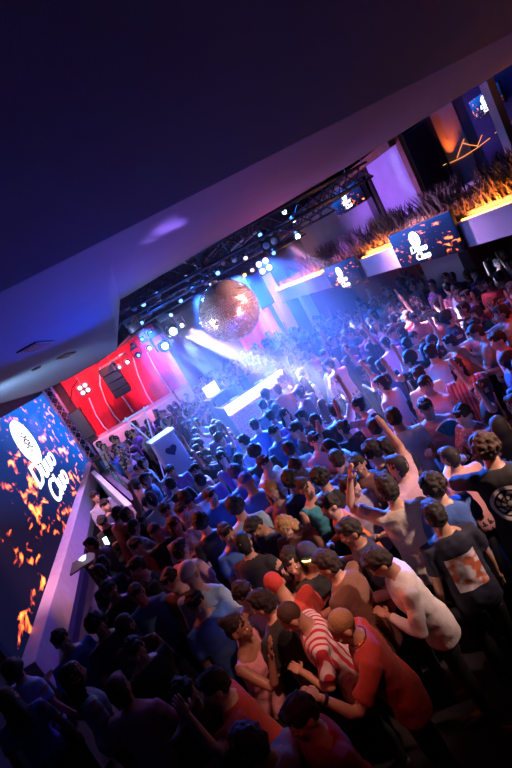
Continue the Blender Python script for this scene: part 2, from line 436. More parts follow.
for i in range(3600):                                # taller shrubby grass behind
    y = 3.0+rr.random()**1.1*13.6; x = 6.5+rr.random()*.5; h = (.28+.30*rr.random())*(1.2 if noise.noise((y*1.3, 5, 3)) > 0 else .65)
    a = rr.random()*6.28; lean = .25*h+rr.random()*.14; dx, dy = math.cos(a)*lean, math.sin(a)*lean; wv = .008+rr.random()*.010
    px, py = -math.sin(a)*wv, math.cos(a)*wv; z = 3.08
    g.add([(x-px, y-py, z), (x+px, y+py, z), (x+dx*.4+px*1.4, y+dy*.4+py*1.4, z+h*.6), (x+dx*.4-px*1.4, y+dy*.4-py*1.4, z+h*.6), (x+dx, y+dy, z+h)], [(0, 1, 2, 3), (3, 2, 4)])
tag(obj('shrub_grass', g, mat('dark_shrub_leaf', (.05, .035, .03), .7, var=.4, scale=20)), 'darker taller shrubby grass behind the glowing balcony grass', 'plants', kind='stuff')
for ya, yb, p in ((13, 17.2, 70), (9.0, 10.4, 34), (3.0, 6.9, 80)):
    l = bpy.data.lights.new('strip_glow', 'AREA'); l.shape = 'RECTANGLE'; l.size = yb-ya; l.size_y = .04; l.energy = p; l.color = (1, .28, .05)
    o = bpy.data.objects.new('strip_glow', l); C.objects.link(o); o.location = (6.03, (ya+yb)/2, 3.02)
    o.rotation_euler = (Vector((.93, 0, .36))).to_track_quat('-Z', 'Y').to_euler()

# upstairs lounge: uplighter on an orange-lit wall, string light
t = thing('uplight', 'glowing orange uplighter at the foot of the upstairs side wall', 'lamp', (9.1, qa.y-.1, qa.z))
obj('housing', MB().lathe([(.05, -.1), (.06, 0), (.05, .005)], 16), M_metal, t); obj('lens', MB().lathe([(.042, .006), (.03, .012)], 16), L_amber, t)
obj('stand', MB().tube([(0, 0, -1.25), (0, 0, -.09)], .02, 8), M_metal, t)
spot((9.12, qa.y-.12, qa.z+.03), (9.34, (qa.y+qb.y)/2, qa.z+.9), (1, .15, .02), 45, 80, .9)
def festoon(pts, lab):
    tag(obj('string_light', MB().tube(pts, .008, 6), emis('warm_string_light', (1, .30, .10), 1.2)), lab, 'string light', 'glowing string lights upstairs')
P9 = lambda u, v: onx(u, v, 9.322)
festoon([P9(450, 163), P9(463, 157), P9(477, 148), P9(490, 138)], 'longest glowing string light sloping behind the upstairs post')
festoon([P9(457, 158), P9(460, 149), P9(464, 139)], 'upright glowing string light beside the orange upstairs wall')
festoon([P9(477, 147), P9(480, 140), P9(482, 135)], 'short upright glowing string light left of the upstairs post')
festoon([P9(495, 133), P9(503, 128), P9(511, 123)], 'glowing string light right of the upstairs post')
festoon([P9(462, 143), P9(470, 145), P9(478, 146)], 'level glowing string light hung across the blue upstairs recess')
spot((8.4, 7.6, 5.2), (9.4, 8.7, 3.9), (.1, .15, 1), 14, 80, .8)

# ------------------------------------------------------------------ stage end
t = thing('stage_backdrop', 'tall red fabric backdrop with curved pale ribs at the stage end', 'backdrop')
b = MB(); n = 40
for i in range(n):
    xa = -2.6+i*(3.95/n); xb = xa+3.95/n; ya = 18.05+.05*math.sin(i*.9); yb = 18.05+.05*math.sin((i+1)*.9)
    b.add([(xa, ya, 1.2), (xb, yb, 1.2), (xb, yb, 4.2), (xa, ya, 4.2)], [(0, 1, 2, 3)])
b.box((-.62, 18.18, 2.7), (3.95, .08, 3.0))
obj('fabric', b, M_red, t)
for (pts) in ([(89, 398), (96, 415), (104, 427), (112, 434)], [(100, 367), (100, 385), (106, 402), (114, 415), (123, 425)],
              [(117, 390), (125, 400), (133, 412)], [(133, 357), (138, 375), (147, 395), (153, 404)], [(147, 352), (154, 366), (163, 380), (172, 393)], [(78, 380), (72, 388), (70, 402)]):
    obj('rib', MB().tube([ony(u, v, 17.9) for u, v in pts], .022, 8), M_white if pts[0] != (78, 380) else M_black, t)
t = thing('red_curtain', 'narrow red curtain beside the pale stage pillar at the far right', 'curtain')
b = MB()
for i in range(24):
    xa = 4.0+i*1.7/24; xb = xa+1.7/24; ya = 18.1+.07*math.sin(i*1.3); yb = 18.1+.07*math.sin((i+1)*1.3)
    b.add([(xa, ya, .1), (xb, yb, .1), (xb, yb, 3.4), (xa, ya, 3.4), (xa, ya+.05, .1), (xb, yb+.05, .1), (xb, yb+.05, 3.4), (xa, ya+.05, 3.4)], [(0, 1, 2, 3), (7, 6, 5, 4)])
obj('cloth', b, M_red, t, True); obj('rail', MB().tube([(3.95, 18.1, 3.42), (5.75, 18.1, 3.42)], .025, 8), M_metal, t)
b = MB(); b.box((-.7, 17.35, .8), (3.9, 1.2, 1.6)); struct('stage_front', b, M_lilac, bevel=.02)
t = thing('stage_booth', 'dark blue booth with a lit panel at the left foot of the stage', 'booth', (-2.35, 16.3, 0))
obj('cabinet', MB().box((0, 0, .6), (.9, .8, 1.2)), M_black, t, bevel=.02); obj('panel', MB().box((0, -.41, .85), (.6, .02, .5)), M_blue, t); obj('shelf', MB().box((0, -.1, 1.22), (1.0, .9, .05)), M_metal, t)

# long counter with a white ledge, left
A = Vector((-2.85, 15.2, 1.05)); B = Vector((-1.62, 9.75, 1.05)); dv = (B-A).normalized(); q = dv.to_track_quat('X', 'Z').to_matrix()
t = thing('bar_counter', 'long bar counter with a glossy white ledge between crowd and big screen', 'counter')
obj('worktop', MB().box((A+B)/2, ((B-A).length, .13, .06), q), M_white, t, bevel=.01)
obj('body', MB().box((A+B)/2+Vector((.0, 0, -.54)), ((B-A).length-.05, .1, 1.0), q), M_lilac, t)
nrm = Vector((-dv.y, dv.x, 0))
if nrm.x < 0: nrm = -nrm
obj('shelf', MB().box((A+B)/2+nrm*.3+Vector((0, 0, -.1)), ((B-A).length*.8, .34, .04), q), M_black, t)
def bottle(p, col, lab):
    t = thing('bottle', lab, 'bottle', p, 0, 'bottles on the bar shelf')
    obj('glass', MB().lathe([(.036, 0), (.04, .01), (.04, .17), (.016, .23), (.014, .29), (.016, .3)], 14), mat('bottle_glass', col, .08), t, True)
    obj('cap', MB().lathe([(.016, .3), (.016, .325), (.012, .328)], 12), M_alu, t)
for k, (s, col, lab) in enumerate([(.42, (.1, .25, .2), 'green glass bottle on the bar shelf, furthest from the camera'), (.52, (.4, .4, .42), 'clear glass bottle on the bar shelf, second from far end'),
                                   (.62, (.15, .3, .25), 'green glass bottle on the bar shelf, third from far end'), (.72, (.3, .35, .3), 'pale bottle on the bar shelf, nearest the camera')]):
    bottle(A+(B-A)*s+nrm*.28+Vector((0, 0, -.08)), col, lab)

# DJ booth
t = thing('dj_booth', 'DJ booth with a glowing white top panel and pink mesh front', 'booth', (2.08, 10.75, .45), R(10))
b = MB(); b.box((2.0, 11.5, .225), (2.6, 2.6, .45), Matrix.Rotation(R(10), 3, 'Z')); struct('stage_riser', b, M_black, bevel=.01)
obj('light_panel', MB().box((0, -.02, 1.02), (1.76, .10, .24)), L_cool, t, bevel=.01)
obj('mesh_front', MB().box((0, 0, .44), (1.74, .06, .86)), mat('pink_perforated_mesh', (.5, .16, .22), .5, var=.7, scale=45), t)
obj('side_panel', MB().box((-.85, .4, .55), (.05, .8, 1.1)), M_black, t); obj('side_panel', MB().box((.85, .4, .55), (.05, .8, 1.1)), M_black, t)
obj('worktop', MB().box((0, .42, 1.0), (1.68, .78, .05)), M_black, t)
def deck(loc, lab):
    t = thing('dj_deck', lab, 'DJ deck', loc, R(10), 'decks on the DJ booth')
    obj('body', MB().box((0, 0, .03), (.34, .36, .06)), M_metal, t, bevel=.008); obj('jog_wheel', MB().lathe([(.11, .06), (.11, .075), (.1, .08)], 24), M_alu, t, True); obj('display', MB().box((0, .13, .064), (.14, .07, .008)), L_blue, t)
deck((1.62, 11.08, 1.475), 'left deck on the DJ booth worktop'); deck((2.38, 11.22, 1.475), 'right deck on the DJ booth worktop')
t = thing('laptop', 'open laptop with a bright white screen just left of the DJ booth panel', 'laptop', (1.42, 12.3, 1.645), R(15))
obj('keyboard_base', MB().box((0, 0, .01), (.42, .3, .02)), M_alu, t); obj('display', MB().box((0, .16, .17), (.42, .015, .3)), L_cool, t)
t = thing('laptop_table', 'blue lit stand under the laptop behind the DJ booth', 'table', (1.42, 12.3, .45), R(15))
obj('tabletop', MB().box((0, 0, 1.17), (.7, .5, .05)), M_blue, t)
for sx in (-.28, .28): obj('leg', MB().box((sx, 0, .57), (.05, .4, 1.15)), M_metal, t)

# white draped podium with the dark heart
t = thing('podium', 'white draped podium with a dark heart in front of the stage', 'podium', (-.36, 10.6, .42), R(12))
pm = mat('white_drape', (.5, .58, .72), .7, var=.05)
obj('drape', MB().loft([(0, .33, .28, 0), (.4, .31, .25, 0), (1.2, .29, .22, 0), (1.36, .28, .21, 0)], 28, e=6), pm, t, bevel=.02)
obj('top', MB().box((0, 0, 1.385), (.62, .5, .05)), M_white, t, bevel=.01)
hb = MB(); hp = []
for i in range(28):
    a = 2*math.pi*i/28; hp.append((.0085*16*math.sin(a)**3, .0085*(13*math.cos(a)-5*math.cos(2*a)-2*math.cos(3*a)-math.cos(4*a))))
hb.add([(x, -.255, 1.02+z) for x, z in hp]+[(x, -.225, 1.02+z) for x, z in hp], [tuple(range(28)), tuple(reversed(range(28, 56)))]+[(i, 28+i, 28+(i+1) % 28, (i+1) % 28) for i in range(28)])
obj('heart', hb, mat('dark_blue_print', (.01, .02, .08), .6), t)
b = MB(); b.box((-.5, 11.2, .25), (1.3, 1.9, .5)); struct('stage_riser_side', b, M_black, bevel=.01)
t = thing('keyboard_stand', 'thin white crossed stand leaning up behind the podium', 'stand', (-.6, 11.2, .5))
obj('leg', MB().bar((-.3, 0, 0), (.25, 0, 2.0), .035), M_white, t); obj('leg', MB().bar((.3, .05, 0), (-.25, .05, 2.0), .035), M_white, t); obj('crossbar', MB().bar((-.35, .02, 1.95), (.35, .02, 1.95), .04), M_white, t)

# ------------------------------------------------------------------ trusses
def truss(a, b, s, lab):
    a = Vector(a); b = Vector(b); d = (b-a); L = d.length; d.normalize(); up = Vector((0, 0, 1)); sd = d.cross(up)
    t = thing('lighting_truss', lab, 'truss', group='black lighting trusses over the stage end')
    cs = [(sd*i+up*j)*s/2 for i in (-1, 1) for j in (-1, 1)]
    for c in cs: obj('chord', MB().tube([a+c, b+c], .022, 8), M_metal, t)
    n = max(2, int(L/s)); br = MB()
    for k in range(n):
        p0 = a+d*(L*k/n); p1 = a+d*(L*(k+1)/n)
        for (i, j) in ((0, 1), (1, 3), (3, 2), (2, 0)): br.tube([p0+cs[i], p1+cs[j]], .012, 6)
    obj('bracing', br, M_metal, t)
    for k in (0, n//2, n): 
        p = a+d*(L*k/n)+up*s/2; obj('hanging_rod', MB().tube([p, (p.x, p.y, 5.7)], .012, 6), M_metal, t)
truss((.45, 8.7, 4.6), (5.9, 8.7, 4.6), .3, 'black box truss nearest the ceiling edge, running across the hall')
truss((.3, 10.6, 4.45), (5.9, 10.6, 4.45), .3, 'black box truss across the hall, second from the ceiling edge')
truss((.1, 12.6, 4.35), (5.9, 12.6, 4.35), .3, 'black box truss across the hall above the DJ booth')
truss((-2.4, 16.2, 4.25), (5.4, 16.2, 4.25), .3, 'black box truss across the stage end in front of the red backdrop')
truss((.35, 8.9, 4.2), (-.1, 16.0, 4.15), .28, 'black truss running lengthwise beside the low ceiling rim')
truss((3.2, 8.9, 4.75), (3.2, 16.0, 4.75), .28, 'black truss running lengthwise over the middle of the dance floor')
truss((5.6, 8.9, 4.6), (5.6, 16.0, 4.6), .28, 'black truss running lengthwise beside the balcony')
t = thing('truss_tower', 'upright truss tower between big screen and red backdrop', 'truss', (-3.0, 17.4, 0))
for x in (-.14, .14):
    for y in (-.14, .14): obj('chord', MB().tube([(x, y, 0), (x, y, 4.1)], .022, 8), M_alu, t)
br = MB()
for k in range(14):
    z = k*.29
    for (a, b) in (((-.14, -.14), (.14, -.14)), ((.14, -.14), (.14, .14)), ((.14, .14), (-.14, .14)), ((-.14, .14), (-.14, -.14))): br.tube([(*a, z), (*b, z+.29)], .012, 6)
obj('bracing', br, M_alu, t)

# fixtures -----------------------------------------------------------
def fixture_basis(d):
    return Vector(d).normalized().to_track_quat('Z', 'Y').to_matrix().to_4x4()
def par(p, d, lens, lab, s=1.0, grp='par cans on the trusses'):
    t = thing('par_can_light', lab, 'stage light', p, 0, grp); M = fixture_basis(d) @ Matrix.Scale(s, 4)
    obj('housing', MB().lathe([(.06, -.16), (.09, -.10), (.095, .09), (.10, .10), (.088, .095)], 18).xf(M), M_metal, t, True)
    obj('lens', MB().lathe([(.086, .08), (.07, .098), (.03, .104)], 18).xf(M), lens, t, True)
    obj('bracket', MB().tube([M @ Vector((-.11, 0, 0)), Vector((-.11*s, 0, .2*s)), Vector((.11*s, 0, .2*s)), M @ Vector((.11, 0, 0))], .01, 6), M_metal, t)
    return t
def mover(p, d, lens, lab):
    t = thing('moving_head_light', lab, 'stage light', p, 0, 'moving heads on the trusses'); M = fixture_basis(d)
    obj('base', MB().box((0, 0, .28), (.26, .22, .10)), M_metal, t, bevel=.01)
    y = MB(); y.box((-.15, 0, .1), (.035, .1, .3)); y.box((.15, 0, .1), (.035, .1, .3)); y.box((0, 0, .235), (.33, .1, .03)); obj('yoke', y, M_metal, t)
    obj('head', MB().lathe([(.06, -.17), (.11, -.13), (.12, .05), (.075, .15), (.066, .145)], 20).xf(M), M_metal, t, True)
    obj('lens', MB().lathe([(.065, .13), (.05, .15), (.02, .158)], 20).xf(M), lens, t, True)
    if lens is L_hot: t.scale = (1.5,)*3
    return t
def blinder(p, d, lens, lab, s=.4):
    t = thing('blinder_light', lab, 'stage light', p, 0, 'four lamp blinder lights'); M = fixture_basis(d)
    obj('housing', MB().box((0, 0, -.06), (s, s, .14)).xf(M), M_black, t)
    for i in (-1, 1):
        for j in (-1, 1): obj('lamp', MB().lathe([(s*.17, .0), (s*.18, .02), (s*.1, .03)], 18).xf(M @ Matrix.Translation((i*s*.23, j*s*.23, .01))), lens, t, True)
    obj('bracket', MB().tube([(0, 0, s*.5), (0, 0, s*.5+.25)], .015, 6), M_metal, t)
TOCAM = lambda p: (EYE-Vector(p))
# bright movers seen from the floor of the photo: (u,v,y,lens)
MOV = [(172, 331, 12.6, L_hot, 'blazing white moving head throwing the widest beam'), (181, 325, 12.9, L_white, 'white moving head directly right of the blazing one'), (164, 346, 12.9, L_hot, 'bright moving head low beneath the blazing one'),
       (151, 333, 13.2, L_white, 'pale blue moving head left of the blazing one'), (149, 348, 16.2, L_white, 'white moving head in front of the red backdrop, right of centre'),
       (138, 355, 16.2, L_blue, 'blue moving head over the middle of the red backdrop'), (127, 362, 16.2, L_white, 'white moving head above the black line array speaker'), (119, 367, 16.2, L_blue, 'blue moving head left of the line array speaker')]
for u, v, y, ln, lab in MOV:
    p = ony(u, v, y); mover(p, (TOCAM(p)*.9+Vector((.9, -.5, -2.0)) if ln is not L_hot else TOCAM(p)*.9+Vector((1.2, -.5, -1))), ln, lab)
for u, v, y, lab in [(84, 389, 16.3, 'blinder with four pale lamps against the red backdrop'), (264, 266, 11.0, 'blinder with four pinkish lamps right of the mirror ball')]:
    p = ony(u, v, y); blinder(p, TOCAM(p), L_pink, lab, .4)
p = ony(268, 239, 9.6); blinder(p, TOCAM(p), L_off, 'unlit square blinder high above the mirror ball', .42)
PARS = [(284, 211, 8.9, L_white), (293, 219, 9.0, L_white), (259, 234, 9.6, L_blue), (297, 235, 8.6, L_hot), (245, 257, 9.8, L_pink), (273, 252, 10, L_blue), (252, 269, 10.4, L_pink), (244, 274, 10.2, L_amber),
        (141, 322, 11.5, L_blue), (134, 308, 10.6, L_off), (142, 338, 12.5, L_blue), (150, 312, 10.8, L_off), (163, 305, 10.7, L_off), (128, 330, 12, L_off), (180, 300, 10.8, L_blue), (193, 290, 10.8, L_off), (133, 345, 13.5, L_off),
        (205, 283, 10.7, L_off), (217, 272, 9.2, L_blue), (222, 262, 9.0, L_off), (234, 259, 9.2, L_off), (171, 314, 12.4, L_blue), (200, 268, 8.8, L_off), (187, 278, 8.9, L_off), (158, 296, 9.0, L_off), (143, 303, 9.2, L_blue)]
nm = {L_white: 'white', L_blue: 'blue', L_hot: 'brilliant blue-white', L_pink: 'pink', L_amber: 'amber', L_off: 'unlit'}
for k, (u, v, y, ln) in enumerate(PARS):
    p = ony(u, v, y)
    side = 'right end of the trusses' if u > 240 else ('stretch of truss above the mirror ball' if u > 195 else 'left end of the trusses')
    par(p, TOCAM(p).normalized()+Vector((random.uniform(-.3, .3), 0, -.55)), ln, nm[ln]+' par can hanging on the '+side, .62)

# line array + other speakers
t = thing('line_array_speaker', 'black line array speaker hanging in front of the red backdrop', 'speaker', ony(115, 380, 16.6)); t.rotation_euler = (0, 0, R(-5))
for k in range(4):
    obj('cabinet', MB().box((0, .03*k, .42-.28*k), (.62, .4, .27), Matrix.Rotation(R(4*k), 3, 'X')), M_black, t, bevel=.015)
obj('rigging_bar', MB().box((0, 0, .6), (.5, .1, .05)), M_metal, t)
for sx in (-.2, .2): obj('rigging_cable', MB().tube([(sx, 0, .6), (sx, 0, 5.7-t.location.z)], .01, 6), M_metal, t)
t = thing('floor_speaker', 'black speaker stack left of the red backdrop beside the screen', 'speaker', (-2.62, 17.2, 1.6))
obj('cabinet', MB().box((0, 0, .75), (.42, .4, 1.1)), M_black, t, bevel=.02); obj('grille', MB().box((0, -.205, .75), (.36, .012, 1.0)), M_metal, t); obj('stand', MB().box((0, 0, .1), (.3, .3, .2)), M_black, t)
t = thing('hanging_speaker', 'tall dark speaker hanging right of the mirror ball', 'speaker', ony(258, 291, 12))
obj('cabinet', MB().box((0, 0, 0), (.42, .42, .95)), M_black, t, bevel=.02); obj('grille', MB().box((0, -.215, 0), (.36, .012, .88)), M_blue, t); obj('rigging_cable', MB().tube([(0, 0, .47), (0, 0, 1.7)], .012, 6), M_metal, t)

# mirror ball
bc = EYE+ray(229, 311)*9.0; br_ = .59
t = thing('mirror_ball', 'large mirror ball hanging over the dance floor', 'mirror ball', bc)
mm, tt, bb, oo = nt('mirror_tile'); bb.inputs['Metallic'].default_value = .8; bb.inputs['Roughness'].default_value = .17; bb.inputs['Base Color'].default_value = (.74, .66, .68, 1)
b = MB(); rings, rnd = 40, random.Random(3)
for i in range(rings):
    t0, t1 = math.pi*i/rings, math.pi*(i+1)/rings; n = max(6, int(2*math.pi*math.sin((t0+t1)/2)*rings/math.pi))
    for k in range(n):
        a0, a1 = 2*math.pi*k/n+.008, 2*math.pi*(k+1)/n-.008; e = .006
        P = lambda th, a: Vector((math.sin(th)*math.cos(a), math.sin(th)*math.sin(a), math.cos(th)))*br_
        q = [P(t0+e, a0), P(t0+e, a1), P(t1-e, a1), P(t1-e, a0)]; c = sum(q, Vector())/4; nn = c.normalized()
        tilt = Vector((rnd.gauss(0, .045), rnd.gauss(0, .045), rnd.gauss(0, .045)))
        q = [x+nn*(x-c).dot(tilt) for x in q]
        b.add(q, [(3, 2, 1, 0)])
obj('mirror_tiles', b, mm, t)
obj('core', MB().ell((0, 0, 0), (br_*.985,)*3, seg=32, rings=20), M_metal, t, True)
obj('cap', MB().lathe([(.09, br_-.02), (.09, br_+.03), (.03, br_+.06)], 16), M_alu, t); obj('hanging_rod', MB().tube([(0, 0, br_+.05), (0, 0, 5.7-bc.z)], .015, 8), M_metal, t)

# ------------------------------------------------------------------ haze
hx0, hx1, hy0, hy1, hz0, hz1 = -1.2, 5.75, 4.4, 17.3, .05, 4.15
hz = MB().box(((hx0+hx1)/2, (hy0+hy1)/2, (hz0+hz1)/2), (hx1-hx0, hy1-hy0, hz1-hz0)); hm = bpy.data.materials.new('thin_haze'); hm.use_nodes = True; ht = hm.node_tree; ht.nodes.clear()
ho = ht.nodes.new('ShaderNodeOutputMaterial'); hv = ht.nodes.new('ShaderNodeVolumeScatter'); hv.inputs['Anisotropy'].default_value = .35; hv.inputs['Color'].default_value = (.95, .97, 1, 1)
tc = N(ht, 'ShaderNodeTexCoord'); sx = N(ht, 'ShaderNodeSeparateXYZ'); ht.links.new(tc.outputs['Object'], sx.inputs[0])
last = None
for ax, a, b_ in (('X', hx0+.6, 2.0), ('X', hx1, 3.2), ('Y', hy0, 9.0), ('Y', hy1, 14.5), ('Z', hz1, 3.9)):   # the haze thins out towards its edges
    mr = N(ht, 'ShaderNodeMapRange'); mr.interpolation_type = 'SMOOTHSTEP'; mr.inputs['From Min'].default_value = min(a, b_); mr.inputs['From Max'].default_value = max(a, b_)
    if a > b_: mr.inputs['To Min'].default_value = 1; mr.inputs['To Max'].default_value = 0
    ht.links.new(sx.outputs[ax], mr.inputs['Value'])
    if last is None: last = mr.outputs[0]
    else:
        mu = N(ht, 'ShaderNodeMath', operation='MULTIPLY'); ht.links.new(last, mu.inputs[0]); ht.links.new(mr.outputs[0], mu.inputs[1]); last = mu.outputs[0]
mu = N(ht, 'ShaderNodeMath', operation='MULTIPLY'); mu.inputs[1].default_value = .022; ht.links.new(last, mu.inputs[0]); ht.links.new(mu.outputs[0], hv.inputs['Density'])
ht.links.new(hv.outputs[0], ho.inputs['Volume'])
tag(obj('haze', hz, hm), 'thin stage haze hanging in the light beams over the dance floor', 'haze', kind='stuff')

# ------------------------------------------------------------------ people
# local frame: faces +y, right hand on +x, feet at z=0, 1.75 m tall
def V(*a): return Vector(a)
def spine(lean):
    Rx = Matrix.Rotation(-R(lean), 4, 'X'); Hm = Matrix.Rotation(-R(lean*.5), 4, 'X'); P = V(0, 0, .95)
    def fn(p):
        k = min(1, max(0, (p.z-.95)/.22)); a = -R(lean)*k
        return P + Matrix.Rotation(a, 3, 'X') @ (p-P)
    return fn
ARMS = {   # upper-arm direction, forearm direction for the right arm (x outward)
 'down': ((.16, .02, -1), (.06, .22, -1)), 'hang': ((.22, -.1, -1), (.1, .3, -1)),
 'drink': ((.25, .15, -1), (-.25, .95, .30)), 'chest': ((.3, .25, -1), (-.75, .6, .35)), 'phone': ((.12, .45, -1), (-.35, .75, .6)),
 'up': ((.45, .25, .85), (-.05, .2, 1)), 'wave': ((.85, .25, .30), (.05, .15, 1)), 'upbent': ((.65, .55, .35), (-.45, .15, .9)),
 'out': ((.35, .85, -.35), (-.1, 1, .15)), 'hug': ((.55, .8, .05), (-.55, .85, .0)), 'face': ((.2, .75, -.45), (-.25, .35, 1)),
 'fist': ((.45, .75, -.55), (-.1, .55, .75)), 'side': ((.95, .3, -.1), (.6, .8, .1)), 'back': ((.4, -.3, -1), (-.5, .1, -.7)), 'flat': ((.75, .55, -.12), (-.2, 1, -.05))}
# name: lean, head pitch(down +), head yaw(left +), right arm, left arm
POSES = {
 'stand': (3, 8, 0, 'down', 'hang'), 'drink': (5, 6, 12, 'drink', 'hang'), 'drinkl': (4, 10, -14, 'down', 'drink'), 'phone': (8, 32, 0, 'phone', 'chest'),
 'up': (0, -8, 0, 'up', 'down'), 'upl': (2, -4, 8, 'hang', 'wave'), 'both': (0, -12, 0, 'up', 'wave'), 'talk': (12, 4, 18, 'chest', 'drink'),
 'hug': (14, 10, -10, 'hug', 'down'), 'look': (4, 2, 45, 'hang', 'chest'), 'bent': (10, 26, 0, 'drink', 'chest'), 'raise': (6, 4, 0, 'hang', 'upbent'),
 'face': (10, 2, 6, 'face', 'hang'), 'fist': (9, 16, 8, 'hang', 'fist'), 'reach': (8, 4, 10, 'down', 'flat'), 'wide': (6, -4, -16, 'side', 'wave')}
NECK = V(0, .0, 1.515)
def joints(arm, s, fn):
    sh = fn(V(.178*s, -.005, 1.395)); u, f = ARMS[arm]
    u = V(u[0]*s, u[1], u[2]).normalized(); f = V(f[0]*s, f[1], f[2]).normalized()
    if u.z > .2: sh += V(-.012*s, 0, .03)
    el = sh+u*.285; wr = el+f*.25
    return sh, el, wr, u, f
def head_matrix(pose):
    lean, hp, hy = POSES[pose][:3]; fn = spine(lean)
    return Matrix.Translation(fn(NECK)) @ Matrix.Rotation(R(hy), 4, 'Z') @ Matrix.Rotation(-R(hp+lean*.25), 4, 'X')
def head_geo(b, H, w=1.0, mi=0, seg=18):
    def E(c, r): b.add([H @ v for v in MB().ell(c, r, seg=seg, rings=12).v], MB().ell(c, r, seg=seg, rings=12).f, mi)
    E((0, -.002, .135), (.074*w, .094, .098)); E((0, .03, .075), (.060*w, .066, .078)); E((0, .052, .035), (.036*w, .044, .034)); E((0, .074, .018), (.02*w, .02, .016))
    b.tube([H @ V(0, .086, .125), H @ V(0, .102, .095), H @ V(0, .112, .082)], [.009, .013, .014], 8, mi); E((0, .104, .08), (.019, .012, .011))
    E((0, .082, .128), (.050*w, .018, .012)); E((0, .094, .05), (.024, .010, .007)); E((0, .090, .039), (.021, .011, .008))
    for s in (-1, 1): E((.077*w*s, -.006, .098), (.012, .022, .033)); E((.042*w*s, .068, .09), (.022, .02, .02))
def hand(b, wr, f, s, curl=.5, mi=0):
    f = f.normalized(); side = f.cross(V(0, 0, 1)); side = side.normalized() if side.length > .2 else V(1, 0, 0)
    if side.x*s < 0 and abs(side.x) > .1: side = -side
    nrm = side.cross(f).normalized(); nrm = nrm if nrm.z < 0 else -nrm
    pc = wr+f*.055; M = Matrix((side, f, nrm)).transposed()
    b.ell(pc, (.040, .054, .016), M, 12, 8, mi)
    for i, (o, l) in enumerate(((-.030, .072), (-.010, .082), (.010, .076), (.029, .060))):
        p0 = wr+f*.085+side*o*.9; p1 = p0+(f*1+nrm*curl*.35+side*o*2)*l*.42; p2 = p1+(f*(1-curl*.6)+nrm*curl)*l*.34; p3 = p2+(f*(1-curl*1.3)+nrm*curl*1.2)*l*.26
        b.tube([p0, p1, p2, p3], [.0095, .009, .008, .0065], 7, mi)
    p0 = wr+f*.03-side*.028; p1 = p0-side*.030+f*.024+nrm*.012; p2 = p1+f*.028-side*.004+nrm*.012
    b.tube([p0, p1, p2], [.013, .011, .008], 7, mi)
TM = [(.84, .150, .105, -.012), (.92, .166, .115, -.015), (1.02, .150, .105, 0), (1.12, .146, .100, .01), (1.24, .164, .110, .012), (1.34, .176, .112, .008), (1.41, .168, .095, -.002), (1.45, .118, .074, -.008), (1.485, .062, .060, .0), (1.55, .056, .056, .012), (1.59, .054, .056, .016)]
TW = [(.84, .155, .108, -.012), (.92, .170, .118, -.018), (1.02, .140, .100, 0), (1.10, .122, .088, .008), (1.22, .140, .108, .016), (1.30, .146, .112, .014), (1.38, .146, .088, .0), (1.43, .105, .068, -.008), (1.48, .050, .050, .0), (1.55, .045, .047, .012), (1.59, .045, .05, .016)]
def legs(b, add, mi=0, foot=True):
    for s in (-1, 1):
        b.tube([V(.085*s, -.01, .93), V(.092*s, 0, .74), V(.10*s, .012, .50), V(.103*s, -.012, .36), V(.107*s, -.02, .085)], [.074+add, .080+add, .056+add*1.3, .054+add*1.6, .036+add*1.8], 14, mi)
        if foot: b.tube([V(.107*s, -.05, .045), V(.115*s, .02, .045), V(.128*s, .13, .03), V(.132*s, .17, .025)], [.036, .038, .030, .018], 10, mi)
def body_mesh(pose, fem=False, voxel=.0105):
    lean, hp, hy, ra, la = POSES[pose]; fn = spine(lean); b = MB(); k = .86 if fem else 1
    b.loft(TW if fem else TM, 24, fn); legs(b, 0)
    H = head_matrix(pose); b.tube([fn(V(0, -.005, 1.46)), fn(NECK+V(0, .006, .02)), H @ V(0, .0, .09)], [.06*k, .056*k, .055*k], 14)
    head_geo(b, H)
    hb = MB()
    for a, s in ((ra, 1), (la, -1)):
        sh, el, wr, u, f = joints(a, s, fn)
        b.tube([fn(V(.10*s, -.005, 1.40)), sh, sh+u*.10, el-u*.02, el+f*.05, wr, wr+f*.03], [.052*k, .056*k, .050*k, .040*k, .041*k, .027*k, .026], 12)
        hand(hb, wr, f, s, .75 if a in ('drink', 'fist', 'phone', 'chest') else .3)
    me = remesh(b, voxel, 3, 'body')
    import bmesh
    bm = bmesh.new(); bm.from_mesh(me); bm.from_mesh(hb.mesh('h')); bm.to_mesh(me); bm.free()
    me.materials.append(M_skin); me.polygons.foreach_set('use_smooth', [True]*len(me.polygons)); return me
